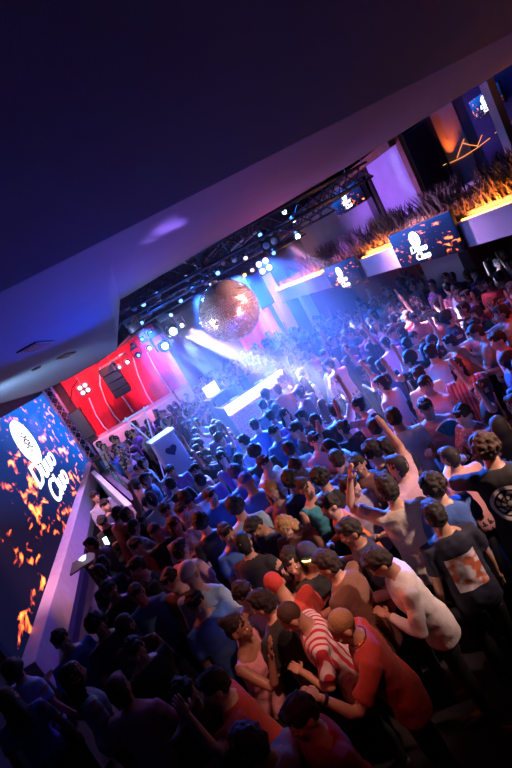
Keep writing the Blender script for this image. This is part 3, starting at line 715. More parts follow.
def shirt_mesh(pose, fem=False, sleeve='short', voxel=.013, seed=0, wide=0, bottom=.80, b=None, mi=0):
    lean, hp, hy, ra, la = POSES[pose]; fn = spine(lean); own = b is None; b = b or MB(); k = .86 if fem else 1
    if fem: secs = [(bottom, .168, .122, -.014), (.92, .182, .13, -.018), (1.02, .156, .115, 0), (1.10, .140, .104, .008), (1.22, .154, .122, .016), (1.30, .158, .124, .014), (1.38, .152, .098, 0), (1.425, .10, .070, -.008), (1.445, .07, .062, -.006)]
    else: secs = [(bottom, .186, .136, -.012), (.92, .184, .132, -.015), (1.02, .176, .126, 0), (1.12, .172, .122, .01), (1.24, .181, .126, .012), (1.34, .190, .128, .008), (1.41, .180, .110, -.002), (1.455, .126, .082, -.008), (1.475, .082, .072, -.004)]
    secs = [(z, rx+wide, ry+wide, y) for (z, rx, ry, y) in secs]
    b.loft(secs, 24, fn, mi)
    for a, s in ((ra, 1), (la, -1)):
        sh, el, wr, u, f = joints(a, s, fn)
        if sleeve == 'short': b.tube([fn(V(.10*s, -.005, 1.395)), sh, sh+u*.10, sh+u*.20], [.066*k, .070*k, .067*k, .066*k], 14, mi)
        elif sleeve == 'long': b.tube([fn(V(.10*s, -.005, 1.395)), sh, sh+u*.12, el, el+f*.06, wr-f*.01], [.066*k, .070*k, .064*k, .055*k, .053*k, .038*k], 14, mi)
        elif sleeve == 'half': b.tube([fn(V(.10*s, -.005, 1.395)), sh, sh+u*.14, el+f*.01], [.066*k, .071*k, .066*k, .060*k], 14, mi)
        elif sleeve == 'none': b.tube([fn(V(.09*s, -.005, 1.39)), sh-u*.005], [.055*k, .060*k], 14, mi)
    if sleeve == 'long' and not fem: b.tube([fn(V(.07*math.sin(q*.785), -.002+.064*math.cos(q*.785), 1.478)) for q in range(9)], .012, 8, mi)
    if own: return remesh(b, voxel, 3, 'shirt', [M_cloth], .014, 8, seed)
def trousers_mesh(voxel=.016):
    b = MB(); b.loft([(.82, .152, .108, -.012), (.88, .162, .112, -.015), (.94, .150, .104, -.01)], 24); legs(b, .006, foot=False); return remesh(b, voxel, 2, 'trousers', [M_denim], .006, 8, 2)
def shoe_mesh(s):
    b = MB(); b.tube([V(.107*s, -.075, .05), V(.112*s, 0, .055), V(.126*s, .11, .042), V(.134*s, .195, .03)], [.034, .048, .044, .022], 12); b.box((.118*s, .05, .014), (.085, .26, .028), Matrix.Rotation(-R(6)*s, 3, 'Z'))
    return remesh(b, .012, 2, 'shoe', [M_shoe])
def hair_mesh(kind, mi=0, b=None, H=None, seed=0):
    own = b is None; b = b or MB(); H = H or Matrix.Identity(4); rr = random.Random(seed+5)
    def E(c, r): q = MB().ell(c, r, seg=16, rings=10); b.add([H @ v for v in q.v], q.f, mi)
    if kind == 'buzz': E((0, -.012, .146), (.078, .092, .094)); dis = .001
    elif kind == 'short': E((0, -.010, .158), (.083, .098, .088)); E((0, -.035, .112), (.080, .076, .082)); E((0, .055, .198), (.060, .045, .034)); dis = .009
    elif kind == 'quiff': E((0, -.010, .160), (.084, .099, .090)); E((0, -.035, .112), (.080, .076, .086)); E((.01, .060, .212), (.062, .046, .044)); E((-.02, .02, .235), (.05, .06, .03)); dis = .011
    elif kind == 'curly':
        E((0, -.010, .160), (.086, .098, .092)); E((0, -.035, .115), (.083, .078, .085))
        for i in range(120):
            a = rr.random()*6.28; th = rr.random()**.7*2.0; c = V(math.sin(th)*math.cos(a)*.092, -.014+math.sin(th)*math.sin(a)*.105, .142+math.cos(th)*.108)
            if c.y > .055 and c.z < .19: continue
            r = .016+rr.random()*.010; E(c, (r, r, r))
        dis = .006
    elif kind == 'long':
        E((0, -.010, .158), (.084, .099, .089)); E((0, -.045, .10), (.086, .072, .12)); E((0, -.062, -.03), (.090, .048, .15)); E((0, -.066, -.13), (.078, .036, .12))
        for s in (-1, 1): E((.072*s, .010, .06), (.022, .040, .10)); E((.076*s, -.012, -.06), (.026, .036, .12))
        dis = .010
    elif kind == 'bun': E((0, -.010, .155), (.080, .096, .086)); E((0, -.035, .112), (.078, .074, .082)); E((0, -.095, .19), (.045, .042, .042)); dis = .006
    elif kind == 'cap': E((0, -.006, .165), (.086, .102, .080)); E((0, .115, .165), (.064, .058, .010)); dis = 0
    if own:
        return remesh(b, .011 if kind != 'curly' else .009, 1 if kind != 'cap' else 2, 'hair', [M_hair], dis*1.5, 30, seed)
CACHE = {}
def cached(key, fn, *a, **k):
    if key not in CACHE: CACHE[key] = fn(*a, **k)
    return CACHE[key]
def eye_mesh():
    return MB().ell((0, 0, 0), (.0115, .009, .0095), seg=10, rings=8).mesh('eye', [M_eye], True)

COL = {'white': (.62, .62, .64), 'offwhite': (.66, .62, .58), 'black': (.014, .014, .016), 'navy': (.02, .028, .07), 'grey': (.22, .22, .24), 'lightgrey': (.42, .42, .45), 'blue': (.05, .13, .38), 'paleblue': (.34, .46, .62),
       'red': (.42, .04, .03), 'orange': (.62, .16, .05), 'pink': (.55, .28, .32), 'salmon': (.62, .47, .42), 'green': (.06, .16, .10), 'brown': (.13, .06, .04), 'teal': (.03, .22, .28), 'purple': (.18, .08, .3), 'yellow': (.6, .42, .1)}
HC = {'black': (.012, .010, .010), 'dark': (.018, .012, .010), 'brown': (.05, .025, .014), 'blond': (.32, .19, .08), 'red': (.5, .05, .04), 'white': (.7, .7, .72), 'navy': (.02, .03, .09), 'blue': (.06, .12, .4)}
SK = [(.50, .30, .21), (.42, .24, .16), (.55, .35, .26), (.33, .18, .11), (.46, .27, .19)]
PEOPLE = []      # (x, y) of everybody already placed
prnd = random.Random(21)
def yaw_to(p, q): return math.atan2(-(q.x-p.x), q.y-p.y)
def person(hx, hy, rz, pose, hair, hcol, sleeve, scol, label, fem=False, scale=1.0, cloth=None, group='crowd on the dance floor', eyes=True, trs=None):
    """the head centre stands over (hx, hy)"""
    H = head_matrix(pose); hc = H @ V(0, .01, .12); Rz = Matrix.Rotation(rz, 3, 'Z'); off = Rz @ V(hc.x, hc.y, 0)*scale
    root = thing('person', label, 'person', (hx-off.x, hy-off.y, 0), rz, group); root.scale = (scale,)*3
    PEOPLE.append((hx-off.x*.6, hy-off.y*.6))
    bo = link('body', cached(('b', pose, fem), body_mesh, pose, fem), root); bo.color = (*SK[prnd.randrange(5)], 1)
    sd = sum(map(ord, pose)) % 7
    so = link('shirt', cached(('s', pose, fem, sleeve), shirt_mesh, pose, fem, sleeve, seed=sd), root)
    c = COL[scol]; so.color = (*[max(0, min(1, x*prnd.uniform(.9, 1.1))) for x in c], 1)
    if cloth:
        so.data = so.data.copy(); so.data.materials[0] = cloth
    if hair:
        ho = link('cap' if hair == 'cap' else 'hair', cached(('h', hair), hair_mesh, hair), root); ho.matrix_local = H; ho.color = (*HC[hcol], 1)
    to = link('trousers', cached('t', trousers_mesh), root); to.color = (*(trs or prnd.choice([(.006, .006, .008), (.008, .01, .02), (.010, .010, .012)])), 1)
    link('shoe', cached('s1', shoe_mesh, 1), root); link('shoe', cached('s2', shoe_mesh, -1), root)
    if eyes:
        for s in (-1, 1):
            e = link('eye', cached('e', eye_mesh), root); e.matrix_local = H @ Matrix.Translation((.030*s, .088, .108))
    return root
def hero(u, v, tu, tv, pose, hair, hcol, sleeve, scol, label, fem=False, scale=1.0, z=None, turn=0, **k):
    H = head_matrix(pose); z = z or (H @ V(0, .01, .12)).z*scale
    p = onz(u, v, z); q = onz(tu, tv, z)
    return person(p.x, p.y, yaw_to(p, q)+R(turn), pose, hair, hcol, sleeve, scol, label, fem, scale, **k)

# printed shirts -----------------------------------------------------
def cloth_pattern(name, base, build):
    m, t, b, o = nt(name); b.inputs['Roughness'].default_value = .85
    tc = N(t, 'ShaderNodeTexCoord'); sx = N(t, 'ShaderNodeSeparateXYZ'); t.links.new(tc.outputs['Object'], sx.inputs[0])
    def mth(op, a, bb=None, c=None):
        n = N(t, 'ShaderNodeMath', operation=op)
        for i, q in enumerate((a, bb, c)):
            if q is None: continue
            if isinstance(q, (int, float)): n.inputs[i].default_value = q
            else: t.links.new(q, n.inputs[i])
        return n.outputs[0]
    fac, col = build(t, sx, mth, tc)
    mx = N(t, 'ShaderNodeMixRGB'); mx.inputs[1].default_value = (*base, 1)
    if isinstance(col, tuple): mx.inputs[2].default_value = (*col, 1)
    else: t.links.new(col, mx.inputs[2])
    t.links.new(fac, mx.inputs[0]); t.links.new(mx.outputs[0], b.inputs['Base Color']); return m
def _stripes(t, sx, m, tc):
    s = m('GREATER_THAN', m('SINE', m('MULTIPLY', sx.outputs['X'], 125)), .25); return s, (.45, .03, .05)
def _emblem(t, sx, m, tc):                       # round rosette printed on the back
    x = sx.outputs['X']; z = m('SUBTRACT', sx.outputs['Z'], 1.22); r = m('SQRT', m('ADD', m('MULTIPLY', x, x), m('MULTIPLY', z, z)))
    a = m('ARCTAN2', z, x)
    ring = m('COMPARE', r, .125, .014); pet = m('MULTIPLY', m('GREATER_THAN', m('ABSOLUTE', m('SINE', m('ADD', m('MULTIPLY', a, 4), m('MULTIPLY', r, 30)))), .55), m('LESS_THAN', r, .105))
    pet = m('MULTIPLY', pet, m('GREATER_THAN', m('SINE', m('MULTIPLY', r, 170)), -.6))
    f = m('MULTIPLY', m('MINIMUM', m('ADD', ring, pet), 1.0), m('LESS_THAN', sx.outputs['Y'], 0.0)); return f, (.75, .70, .70)
def _panel(t, sx, m, tc):                        # picture panel printed on the back
    f = m('MULTIPLY', m('COMPARE', sx.outputs['X'], 0.0, .125), m('COMPARE', sx.outputs['Z'], 1.17, .15)); f = m('MULTIPLY', f, m('LESS_THAN', sx.outputs['Y'], 0.0))
    nz = N(t, 'ShaderNodeTexNoise'); nz.inputs['Scale'].default_value = 9; t.links.new(tc.outputs['Object'], nz.inputs['Vector'])
    rp = N(t, 'ShaderNodeValToRGB'); rp.color_ramp.elements[0].position = .42; rp.color_ramp.elements[0].color = (.5, .12, .05, 1); rp.color_ramp.elements[1].position = .52; rp.color_ramp.elements[1].color = (.72, .68, .74, 1)
    t.links.new(nz.outputs['Fac'], rp.inputs['Fac']); return f, rp.outputs['Color']
def _check(t, sx, m, tc):
    nz = N(t, 'ShaderNodeTexVoronoi'); nz.inputs['Scale'].default_value = 26; t.links.new(tc.outputs['Object'], nz.inputs['Vector']); return m('GREATER_THAN', nz.outputs['Distance'], .38), (.25, .16, .2)
C_stripe = cloth_pattern('white_cloth_red_stripes', (.62, .58, .6), _stripes)
C_emblem = cloth_pattern('black_cloth_round_print', (.016, .014, .017), _emblem)
C_panel = cloth_pattern('navy_cloth_picture_print', (.012, .014, .035), _panel)
C_check = cloth_pattern('pale_patterned_cloth', (.5, .42, .45), _check)

# --- nearest people, each as the photograph shows them ------------------
# u, v of the head, pixel looked at, pose, hair, hair colour, sleeve, shirt colour, label, options
h1 = hero(293, 622, 262, 640, 'bent', 'buzz', 'brown', 'short', 'white', 'shaven-headed man in white T-shirt with red stripes, bending left, bottom centre', cloth=C_stripe, scale=1.0, z=1.56)
h2 = hero(243, 634, 292, 625, 'face', 'bun', 'dark', 'none', 'pink', 'dark-haired person in pink sleeveless top reaching a hand to the striped shirt man', True, z=1.55)
h3 = hero(346, 634, 312, 650, 'fist', 'buzz', 'blond', 'short', 'red', 'crop-haired man in red-orange T-shirt leaning in with a dark wristwatch', z=1.55)
h4 = hero(377, 561, 344, 578, 'bent', 'short', 'dark', 'long', 'white', 'dark-haired man in loose white long-sleeved shirt with collar, front row', z=1.62)
h5 = hero(349, 531, 318, 546, 'drink', 'short', 'dark', 'short', 'navy', 'man in navy T-shirt just behind the loose white shirt man')
h6 = hero(327, 502, 296, 520, 'talk', 'short', 'dark', 'short', 'orange', 'man in orange-red T-shirt with lit face looking left', z=1.66)
h7 = hero(388, 488, 370, 455, 'raise', 'quiff', 'dark', 'short', 'salmon', 'broad man in pale salmon T-shirt seen from behind, one hand raised', scale=1.06, turn=0)
h8 = hero(433, 486, 412, 470, 'drink', 'curly', 'dark', 'short', 'blue', 'curly-haired man in bright blue T-shirt, right side')
h9 = hero(436, 517, 415, 495, 'stand', 'short', 'black', 'short', 'navy', 'dark-haired man in navy T-shirt with pale picture panel on its back', cloth=C_panel, z=1.6)
h10 = hero(484, 445, 452, 430, 'reach', 'curly', 'brown', 'short', 'black', 'curly-haired man in black T-shirt with round white print, right edge', cloth=C_emblem, z=1.78, scale=1.08, turn=-25)
h11 = hero(424, 403, 432, 424, 'chest' if False else 'drink', 'short', 'black', 'long', 'pink', 'man in open pale pink shirt with orange-lit face, beside the teal cloth', z=1.7)
h12 = hero(460, 409, 436, 428, 'talk', 'short', 'black', 'long', 'lightgrey', 'man in pale patterned shirt holding the teal beaded cloth', cloth=C_check, z=1.7)
h13 = hero(394, 417, 380, 395, 'stand', 'short', 'black', 'short', 'paleblue', 'dark-haired man in pale blue T-shirt seen from behind, left of pink shirt', scale=1.04)
h14 = hero(375, 427, 358, 412, 'stand', 'short', 'black', 'short', 'white', 'man in white T-shirt left of the pale blue T-shirt man')
h15 = hero(431, 352, 418, 332, 'stand', 'short', 'black', 'short', 'lightgrey', 'dark-haired man in light grey T-shirt seen from behind, upper right crowd', scale=1.05)
h16 = hero(457, 367, 462, 395, 'stand', 'long', 'dark', 'short', 'pink', 'long-haired woman in pink striped top facing the camera, upper right', True, cloth=cloth_pattern('pink_striped_cloth', (.5, .28, .32), _stripes))
h17 = hero(419, 374, 400, 358, 'stand', 'short', 'black', 'short', 'offwhite', 'man in cream T-shirt between light grey and open pink shirts')
h18 = hero(474, 323, 478, 345, 'wide', 'short', 'black', 'short', 'offwhite', 'red-faced man in cream T-shirt with one arm stretched out, upper right', z=1.68)
hero(497, 340, 470, 352, 'drink', 'short', 'black', 'short', 'red', 'red-lit man in red T-shirt at the right edge near the pink top woman')
hero(487, 283, 470, 296, 'stand', 'short', 'black', 'short', 'red', 'person in bright red T-shirt under the balcony, far right')
hero(499, 277, 480, 262, 'stand', 'short', 'black', 'short', 'lightgrey', 'person in pale grey T-shirt under the balcony at the right edge')
hero(432, 284, 410, 285, 'stand', 'short', 'black', 'short', 'blue', 'person in blue top in front of the lilac pillar')
hero(447, 288, 420, 290, 'stand', 'short', 'dark', 'short', 'pink', 'person in pale pink T-shirt at the right corner of the lilac pillar')
hero(437, 304, 415, 305, 'stand', 'short', 'black', 'short', 'white', 'dark-haired person in brightly lit white T-shirt below the lilac pillar')
hero(415, 318, 432, 322, 'talk', 'short', 'black', 'short', 'pink', 'pink-lit person facing the bright white T-shirt person below the lilac pillar')
hero(407, 344, 390, 330, 'stand', 'short', 'black', 'short', 'white', 'person in white T-shirt left of the light grey T-shirt man')
hero(449, 340, 425, 345, 'talk', 'short', 'black', 'short', 'orange', 'orange-lit person in front of the outstretched arm, upper right', z=1.66)
hero(386, 447, 366, 445, 'stand', 'short', 'black', 'short', 'navy', 'dark-haired man in navy T-shirt just below the pale blue T-shirt man')
# middle right
hero(316, 421, 300, 400, 'stand', 'short', 'black', 'short', 'black', 'black-haired person in black top among the lit faces, near the DJ booth')
hero(275, 432, 296, 436, 'stand', 'short', 'dark', 'short', 'blue', 'man in blue T-shirt looking right, below the DJ booth panel')
hero(296, 430, 280, 440, 'stand', 'short', 'black', 'short', 'black', 'man in black T-shirt facing the blue T-shirt man below the DJ booth')
hero(314, 437, 340, 440, 'stand', 'short', 'black', 'half', 'pink', 'dark-haired man in pale pink T-shirt in profile, facing right', z=1.68)
hero(289, 449, 270, 432, 'stand', 'short', 'black', 'short', 'white', 'dark-haired person in white top below the blue T-shirt man')
hero(296, 467, 290, 485, 'phone', 'short', 'dark', 'short', 'grey', 'person in grey top looking down below the pale pink profile man')
hero(291, 480, 270, 462, 'stand', 'curly', 'black', 'short', 'navy', 'curly-haired person in navy top left of the blue top woman')
hero(321, 477, 312, 450, 'stand', 'curly', 'black', 'short', 'black', 'curly-haired person in black top right of the blue top woman')
hero(305, 485, 330, 490, 'stand', 'bun', 'dark', 'none', 'teal', 'woman in teal sleeveless top with tied-up hair looking right', True, z=1.66)
hero(352, 489, 372, 490, 'drink', 'short', 'black', 'long', 'grey', 'dark-haired man in grey long-sleeved top holding a drink, facing the raised hand man', z=1.6)
hero(358, 464, 352, 485, 'drink', 'short', 'black', 'short', 'brown', 'red-lit person in brown top facing the camera behind the grey top drinker')
hero(372, 452, 352, 458, 'stand', 'curly', 'black', 'short', 'black', 'curly dark-haired person in black top behind the red-lit drinker')
hero(337, 459, 325, 440, 'stand', 'short', 'dark', 'short', 'purple', 'person in purple top right of the pale pink profile man')
hero(272, 490, 280, 515, 'stand', 'long', 'blond', 'none', 'pink', 'blond long-haired woman in pink top facing the camera, crowd centre', True)
hero(255, 425, 245, 405, 'stand', 'short', 'black', 'short', 'blue', 'person in blue top right beside the pink mesh of the DJ booth')
hero(271, 416, 262, 398, 'stand', 'short', 'dark', 'short', 'white', 'dark brown-haired person in white top right below the DJ booth panel')
hero(263, 405, 250, 390, 'stand', 'short', 'black', 'short', 'navy', 'black-haired person in navy top in front of the DJ booth panel')
hero(285, 415, 300, 420, 'stand', 'long', 'dark', 'short', 'purple', 'long-haired woman in purple top at the right end of the DJ booth', True)
hero(335, 410, 320, 395, 'up', 'short', 'black', 'short', 'white', 'person in white top with raised arm right of the DJ booth')
hero(255, 452, 240, 435, 'stand', 'curly', 'black', 'short', 'black', 'black-haired person in black top below the pink mesh of the DJ booth')
hero(265, 463, 285, 460, 'talk', 'short', 'black', 'short', 'salmon', 'person in salmon T-shirt left of the white top person, crowd centre')
# middle left
hero(221, 439, 240, 440, 'stand', 'curly', 'dark', 'short', 'blue', 'curly-haired person in blue top left of the pink mesh')
hero(244, 441, 225, 445, 'stand', 'short', 'black', 'short', 'paleblue', 'person in pale blue top just below the pink mesh')
hero(222, 458, 230, 480, 'stand', 'long', 'dark', 'none', 'purple', 'long-haired woman facing the camera left of the blue-lit back', True)
hero(247, 481, 235, 455, 'stand', 'cap', 'blue', 'short', 'blue', 'person in blue cap and blue top seen from behind, crowd centre', scale=1.07)
hero(236, 506, 226, 480, 'stand', 'curly', 'navy', 'short', 'paleblue', 'curly-haired person in pale blue T-shirt seen from behind, below the blue cap', scale=1.05)
hero(254, 527, 238, 545, 'phone', 'short', 'black', 'short', 'navy', 'black-haired man in navy T-shirt looking down beside the pale blue back')
hero(227, 533, 245, 545, 'stand', 'short', 'dark', 'short', 'blue', 'red-faced person in blue top left of the man looking down')
hero(201, 522, 185, 500, 'stand', 'curly', 'black', 'short', 'black', 'person with a big dark mop of hair and black top, left centre')
hero(185, 498, 170, 490, 'stand', 'short', 'black', 'short', 'white', 'black-haired person in white T-shirt stretching an arm, left centre', scale=1.04)
hero(166, 511, 175, 530, 'stand', 'short', 'black', 'short', 'pink', 'dark-haired person in pink top facing the camera, left crowd')
hero(182, 511, 190, 530, 'drink', 'short', 'black', 'short', 'grey', 'dark-haired person in grey top facing the camera right of the pink top person')
hero(175, 525, 190, 540, 'talk', 'long', 'brown', 'short', 'white', 'brown-haired woman in white top below the pink top person, left crowd', True)
hero(155, 531, 140, 520, 'stand', 'cap', 'navy', 'short', 'black', 'person in dark cap and black top, left crowd')
hero(171, 484, 160, 470, 'stand', 'short', 'black', 'short', 'black', 'black-haired person in black top below the heart podium')
hero(201, 480, 190, 462, 'stand', 'short', 'black', 'short', 'purple', 'black-haired person in purple top right of the heart podium')
hero(211, 496, 230, 505, 'drink', 'short', 'black', 'short', 'blue', 'black-haired person in blue top holding a drink, left of pale blue back')
hero(171, 471, 185, 490, 'stand', 'short', 'black', 'short', 'purple', 'person facing the camera directly in front of the heart podium')
hero(236, 473, 215, 470, 'stand', 'curly', 'navy', 'short', 'blue', 'blue-lit curly-haired person left of the blue cap person')
hero(106, 505, 130, 515, 'stand', 'short', 'black', 'short', 'navy', 'dark-haired man facing right between bar counter and big screen')
hero(95, 497, 110, 510, 'stand', 'short', 'dark', 'half', 'paleblue', 'person in pale blue shirt beside the screen frame behind the counter')
hphone = hero(103, 522, 100, 545, 'phone', 'short', 'black', 'short', 'black', 'person in black top holding a lit phone beside the screen frame')
hero(137, 546, 150, 560, 'stand', 'short', 'black', 'short', 'red', 'red-lit person in red top, dim left crowd')
hero(181, 549, 195, 530, 'stand', 'short', 'dark', 'short', 'pink', 'person in pale pink T-shirt above the big pale blue hood, left')
hero(190, 573, 200, 550, 'stand', 'cap', 'white', 'half', 'paleblue', 'person in pale blue hooded top and pale cap seen from behind, lower left', scale=1.08)
hero(137, 567, 120, 580, 'stand', 'short', 'black', 'short', 'black', 'dark figure in black top below the red-lit person, left')
hero(171, 580, 160, 600, 'stand', 'short', 'black', 'short', 'brown', 'dim red-lit person left of the pale blue hooded top')
hero(285, 527, 278, 550, 'phone', 'long', 'blond', 'short', 'brown', 'woman with light brown long hair in brown top looking down, centre', True)
hero(292, 561, 285, 585, 'drink', 'long', 'black', 'short', 'black', 'dark long-haired woman in black top facing the camera, lower centre', True)
hband = hero(310, 555, 330, 565, 'talk', 'cap', 'navy', 'short', 'black', 'person in dark cap with a glowing yellow band, lower centre')
hero(328, 566, 310, 566, 'talk', 'short', 'dark', 'short', 'brown', 'red-faced man in dark red-brown T-shirt facing the dark cap person', z=1.6)
hero(281, 595, 262, 585, 'bent', 'buzz', 'red', 'short', 'red', 'person with close-cropped reddish head bowed, above the striped shirt man', z=1.5)
hero(245, 594, 262, 605, 'talk', 'short', 'dark', 'short', 'white', 'red-faced person in white T-shirt left of the bowed reddish head')
hero(262, 603, 245, 600, 'talk', 'short', 'black', 'short', 'black', 'dark-haired person in black top facing the red-faced white T-shirt person')
hero(197, 603, 215, 612, 'stand', 'short', 'black', 'short', 'blue', 'red-lit person in dark blue top below the pale blue hooded top')
hero(136, 650, 155, 662, 'stand', 'short', 'black', 'short', 'black', 'barely lit person with a red cheek, dark lower left')
hero(214, 686, 196, 700, 'raise', 'short', 'black', 'short', 'red', 'red-lit person in red top with raised forearm, bottom left of centre')
hero(186, 694, 205, 706, 'talk', 'short', 'dark', 'short', 'brown', 'dim red-faced person facing the raised forearm, bottom left of centre')
hero(250, 742, 225, 735, 'stand', 'short', 'navy', 'short', 'lightgrey', 'person in grey top at the very bottom of the picture, left of centre')
hero(300, 716, 285, 735, 'stand', 'short', 'dark', 'short', 'red', 'dim person in dark red top below the striped shirt man')
hero(62, 640, 85, 650, 'stand', 'short', 'black', 'short', 'blue', 'dim person in blue top standing close to the near end of the screen')
hero(110, 590, 130, 600, 'stand', 'short', 'black', 'short', 'black', 'dark person in black top right of the white tray by the screen')
hero(98, 625, 120, 640, 'stand', 'curly', 'black', 'short', 'navy', 'dim curly-haired person in navy top, dark lower left')
NHERO = len(PEOPLE)

# accessories --------------------------------------------------------
def arm_of(h, pose, s):
    return joints(ARMS and POSES[pose][3 if s > 0 else 4], s, spine(POSES[pose][0]))
sh, el, wr, u, f = arm_of(h3, 'fist', -1)
wb = MB(); q = f.to_track_quat('Z', 'Y').to_matrix().to_4x4(); wb.lathe([(.031, -.012), (.035, -.010), (.035, .010), (.031, .012)], 18, Matrix.Translation(wr-f*.02) @ q)
wo = obj('wristwatch', wb, M_black, h3); wo['label'] = 'black wristwatch'
wb = MB(); q2 = [spine(9)(V(.075*math.sin(k*.524), -.004+.072*math.cos(k*.524), 1.50)) for k in range(13)]; wb.tube(q2, .005, 6); obj('necklace', wb, mat('gold_chain', (.6, .4, .12), .25, 1), h3)
# teal beaded cloth held between two men
t = thing('scarf', 'teal cloth with a beaded edge held up between pink and patterned shirts', 'scarf', onz(449, 434, 1.3))
b = MB(); n = 14
for i in range(n):
    a0 = -.6+2.0*i/n; a1 = -.6+2.0*(i+1)/n; r0, r1 = .02, .20; P = lambda r, a, j: (r*math.sin(a), .025*(j % 2), r*math.cos(a)-.05)
    b.add([P(r0, a0, i), P(r0, a1, i+1), P(r1, a1, i+1), P(r1, a0, i)], [(0, 1, 2, 3)])
    b.add([V(*P(r0, a0, i))+V(0, .006, 0), V(*P(r0, a1, i+1))+V(0, .006, 0), V(*P(r1, a1, i+1))+V(0, .006, 0), V(*P(r1, a0, i))+V(0, .006, 0)], [(3, 2, 1, 0)])
obj('cloth', b, mat('teal_cloth', (.02, .25, .36), .7), t)
b = MB()
for i in range(30): a = -.6+2.0*i/29; b.ell((.206*math.sin(a), .012, .206*math.cos(a)-.05), (.010,)*3, seg=8, rings=6)
obj('beaded_edge', b, M_white, t)
def phone(p, rz, lab, mt):
    t = thing('phone', lab, 'phone', p, rz, None); t.rotation_euler = (R(-55), 0, rz)
    obj('case', MB().box((0, 0, 0), (.078, .155, .009)), M_black, t, bevel=.003); obj('display', MB().box((0, 0, .0055), (.07, .145, .002)), mt, t)
sh, el, wr, u, f = arm_of(hphone, 'phone', 1)
bpy.context.view_layer.update(); phone(hphone.matrix_basis @ (wr+f*.10+V(-.03, .02, .05)), hphone.rotation_euler.z, 'lit phone with pale blue display held beside the screen frame', emis('phone_display', (.45, .85, 1), 3.0))
t = thing('bowl', 'small white lit bowl on a black side table beside the screen', 'bowl', onz(84, 560, 1.12)); obj('rim', MB().lathe([(.035, 0), (.07, .05), (.074, .055), (.066, .055), (.035, .012)], 24), emis('glowing_white_bowl', (.85, .95, 1), 1.3), t, True)
t = thing('side_table', 'black side table with pale top panel beside the screen frame', 'table', (onz(84, 560, 1.12).x, onz(84, 560, 1.12).y, 0))
obj('tabletop', MB().box((0, 0, 1.1), (.5, .45, .03)), M_black, t); obj('pedestal', MB().box((0, 0, .55), (.1, .1, 1.08)), M_metal, t); obj('base', MB().box((0, 0, .015), (.45, .4, .03)), M_black, t)
bo = obj('glow_band', MB().tube([(.092*math.cos(k*.2), .107*math.sin(k*.2)-.008, .135) for k in range(8)], .006, 6), emis('yellow_glow_band', (1, .9, .25), 4), hband); bo.matrix_local = head_matrix('talk'); bo['label'] = 'short glowing yellow band'
def glass(h, pose, s, lab, lit=M_alu):
    sh, el, wr, u, f = arm_of(h, pose, s); p = h.matrix_basis @ (wr+f*.085); 
    t = thing('drinking_glass', lab, 'glass', p); obj('tumbler', MB().lathe([(.028, -.05), (.036, .07), (.034, .07), (.026, -.04)], 18), mat('clear_plastic', (.5, .5, .55), .1), t, True); obj('drink', MB().lathe([(.026, -.038), (.031, .03), (.001, .031)], 18), mat('amber_drink', (.45, .2, .06), .1), t, True)
bpy.context.view_layer.update()
glass(h5, 'drink', 1, 'plastic cup held by the navy T-shirt man in front'); glass(h11, 'drink', 1, 'plastic cup held by the open pink shirt man')

# --- the rest of the crowd: whole figures, one mesh each ------------------
FARM = [M_far_skin, M_far_hair, M_cloth, M_far_trs]
def far_mesh(pose, hair, fem, voxel=.026):
    lean, hp, hy, ra, la = POSES[pose]; fn = spine(lean); b = MB(); k = .86 if fem else 1
    legs(b, .012, 3); b.loft([(.84, .165, .120, -.012), (.92, .178, .124, -.015), (1.01, .166, .118, 0)], 16, None, 3)
    shirt_mesh(pose, fem, 'short', b=b, mi=2, bottom=.86)
    H = head_matrix(pose); b.tube([fn(V(0, -.005, 1.46)), fn(NECK+V(0, .006, .02)), H @ V(0, .0, .09)], [.06*k, .056*k, .055*k], 12, 0); head_geo(b, H, 1, 0, 14)
    for a, s in ((ra, 1), (la, -1)):
        sh, el, wr, u, f = joints(a, s, fn); b.tube([sh, sh+u*.10, el, el+f*.05, wr, wr+f*.06, wr+f*.16], [.05*k, .050*k, .042*k, .043*k, .030*k, .040, .024], 10, 0)
    hair_mesh(hair, 1, b, H)
    src = b.mesh('src'); kd = kdtree.KDTree(len(src.polygons))
    for i, p in enumerate(src.polygons): kd.insert(p.center, i)
    kd.balance(); mi = list(b.m)
    me = remesh(b, voxel, 1, 'person', FARM)
    me.polygons.foreach_set('material_index', [mi[kd.find(p.center)[1]] for p in me.polygons]); me.update()
    bpy.data.meshes.remove(src); return me
FARV = [('stand', 'short', False), ('drink', 'short', False), ('up', 'short', False), ('upl', 'curly', False), ('talk', 'short', False), ('look', 'curly', False), ('stand', 'long', True), ('drinkl', 'long', True), ('both', 'long', True), ('phone', 'short', False), ('stand', 'cap', False), ('raise', 'bun', True)]
POSEW = {'stand': '', 'drink': ' holding a drink', 'drinkl': ' holding a drink', 'up': ' with arm straight up', 'upl': ' with arm raised', 'talk': ' leaning over to talk', 'look': ' looking aside', 'both': ' with both arms up', 'phone': ' looking down', 'raise': ' with bent arm raised'}
HAIRW = {'short': 'short-haired', 'curly': 'curly-haired', 'long': 'long-haired', 'cap': 'capped', 'bun': 'bun-haired'}
BLOCK = [(-1.15, .15, 10.25, 12.2), (.7, 3.3, 10.0, 12.9), (-2.9, 1.4, 15.6, 18.3), (7.75, 8.55, 9.5, 11.6), (5.5, 6.6, 14.7, 18)]
def side_of_counter(x, y):
    return (A.x+(B.x-A.x)*(y-A.y)/(B.y-A.y)) if B.y-.3 < y < A.y+.5 else None
def free(x, y, r):
    for (a, b_, c, d) in BLOCK:
        if a-.2 < x < b_+.2 and c-.2 < y < d+.2: return False
    s = side_of_counter(x, y)
    if s is not None and x < s+.55: return False
    return all((x-p[0])**2+(y-p[1])**2 > r*r for p in PEOPLE)
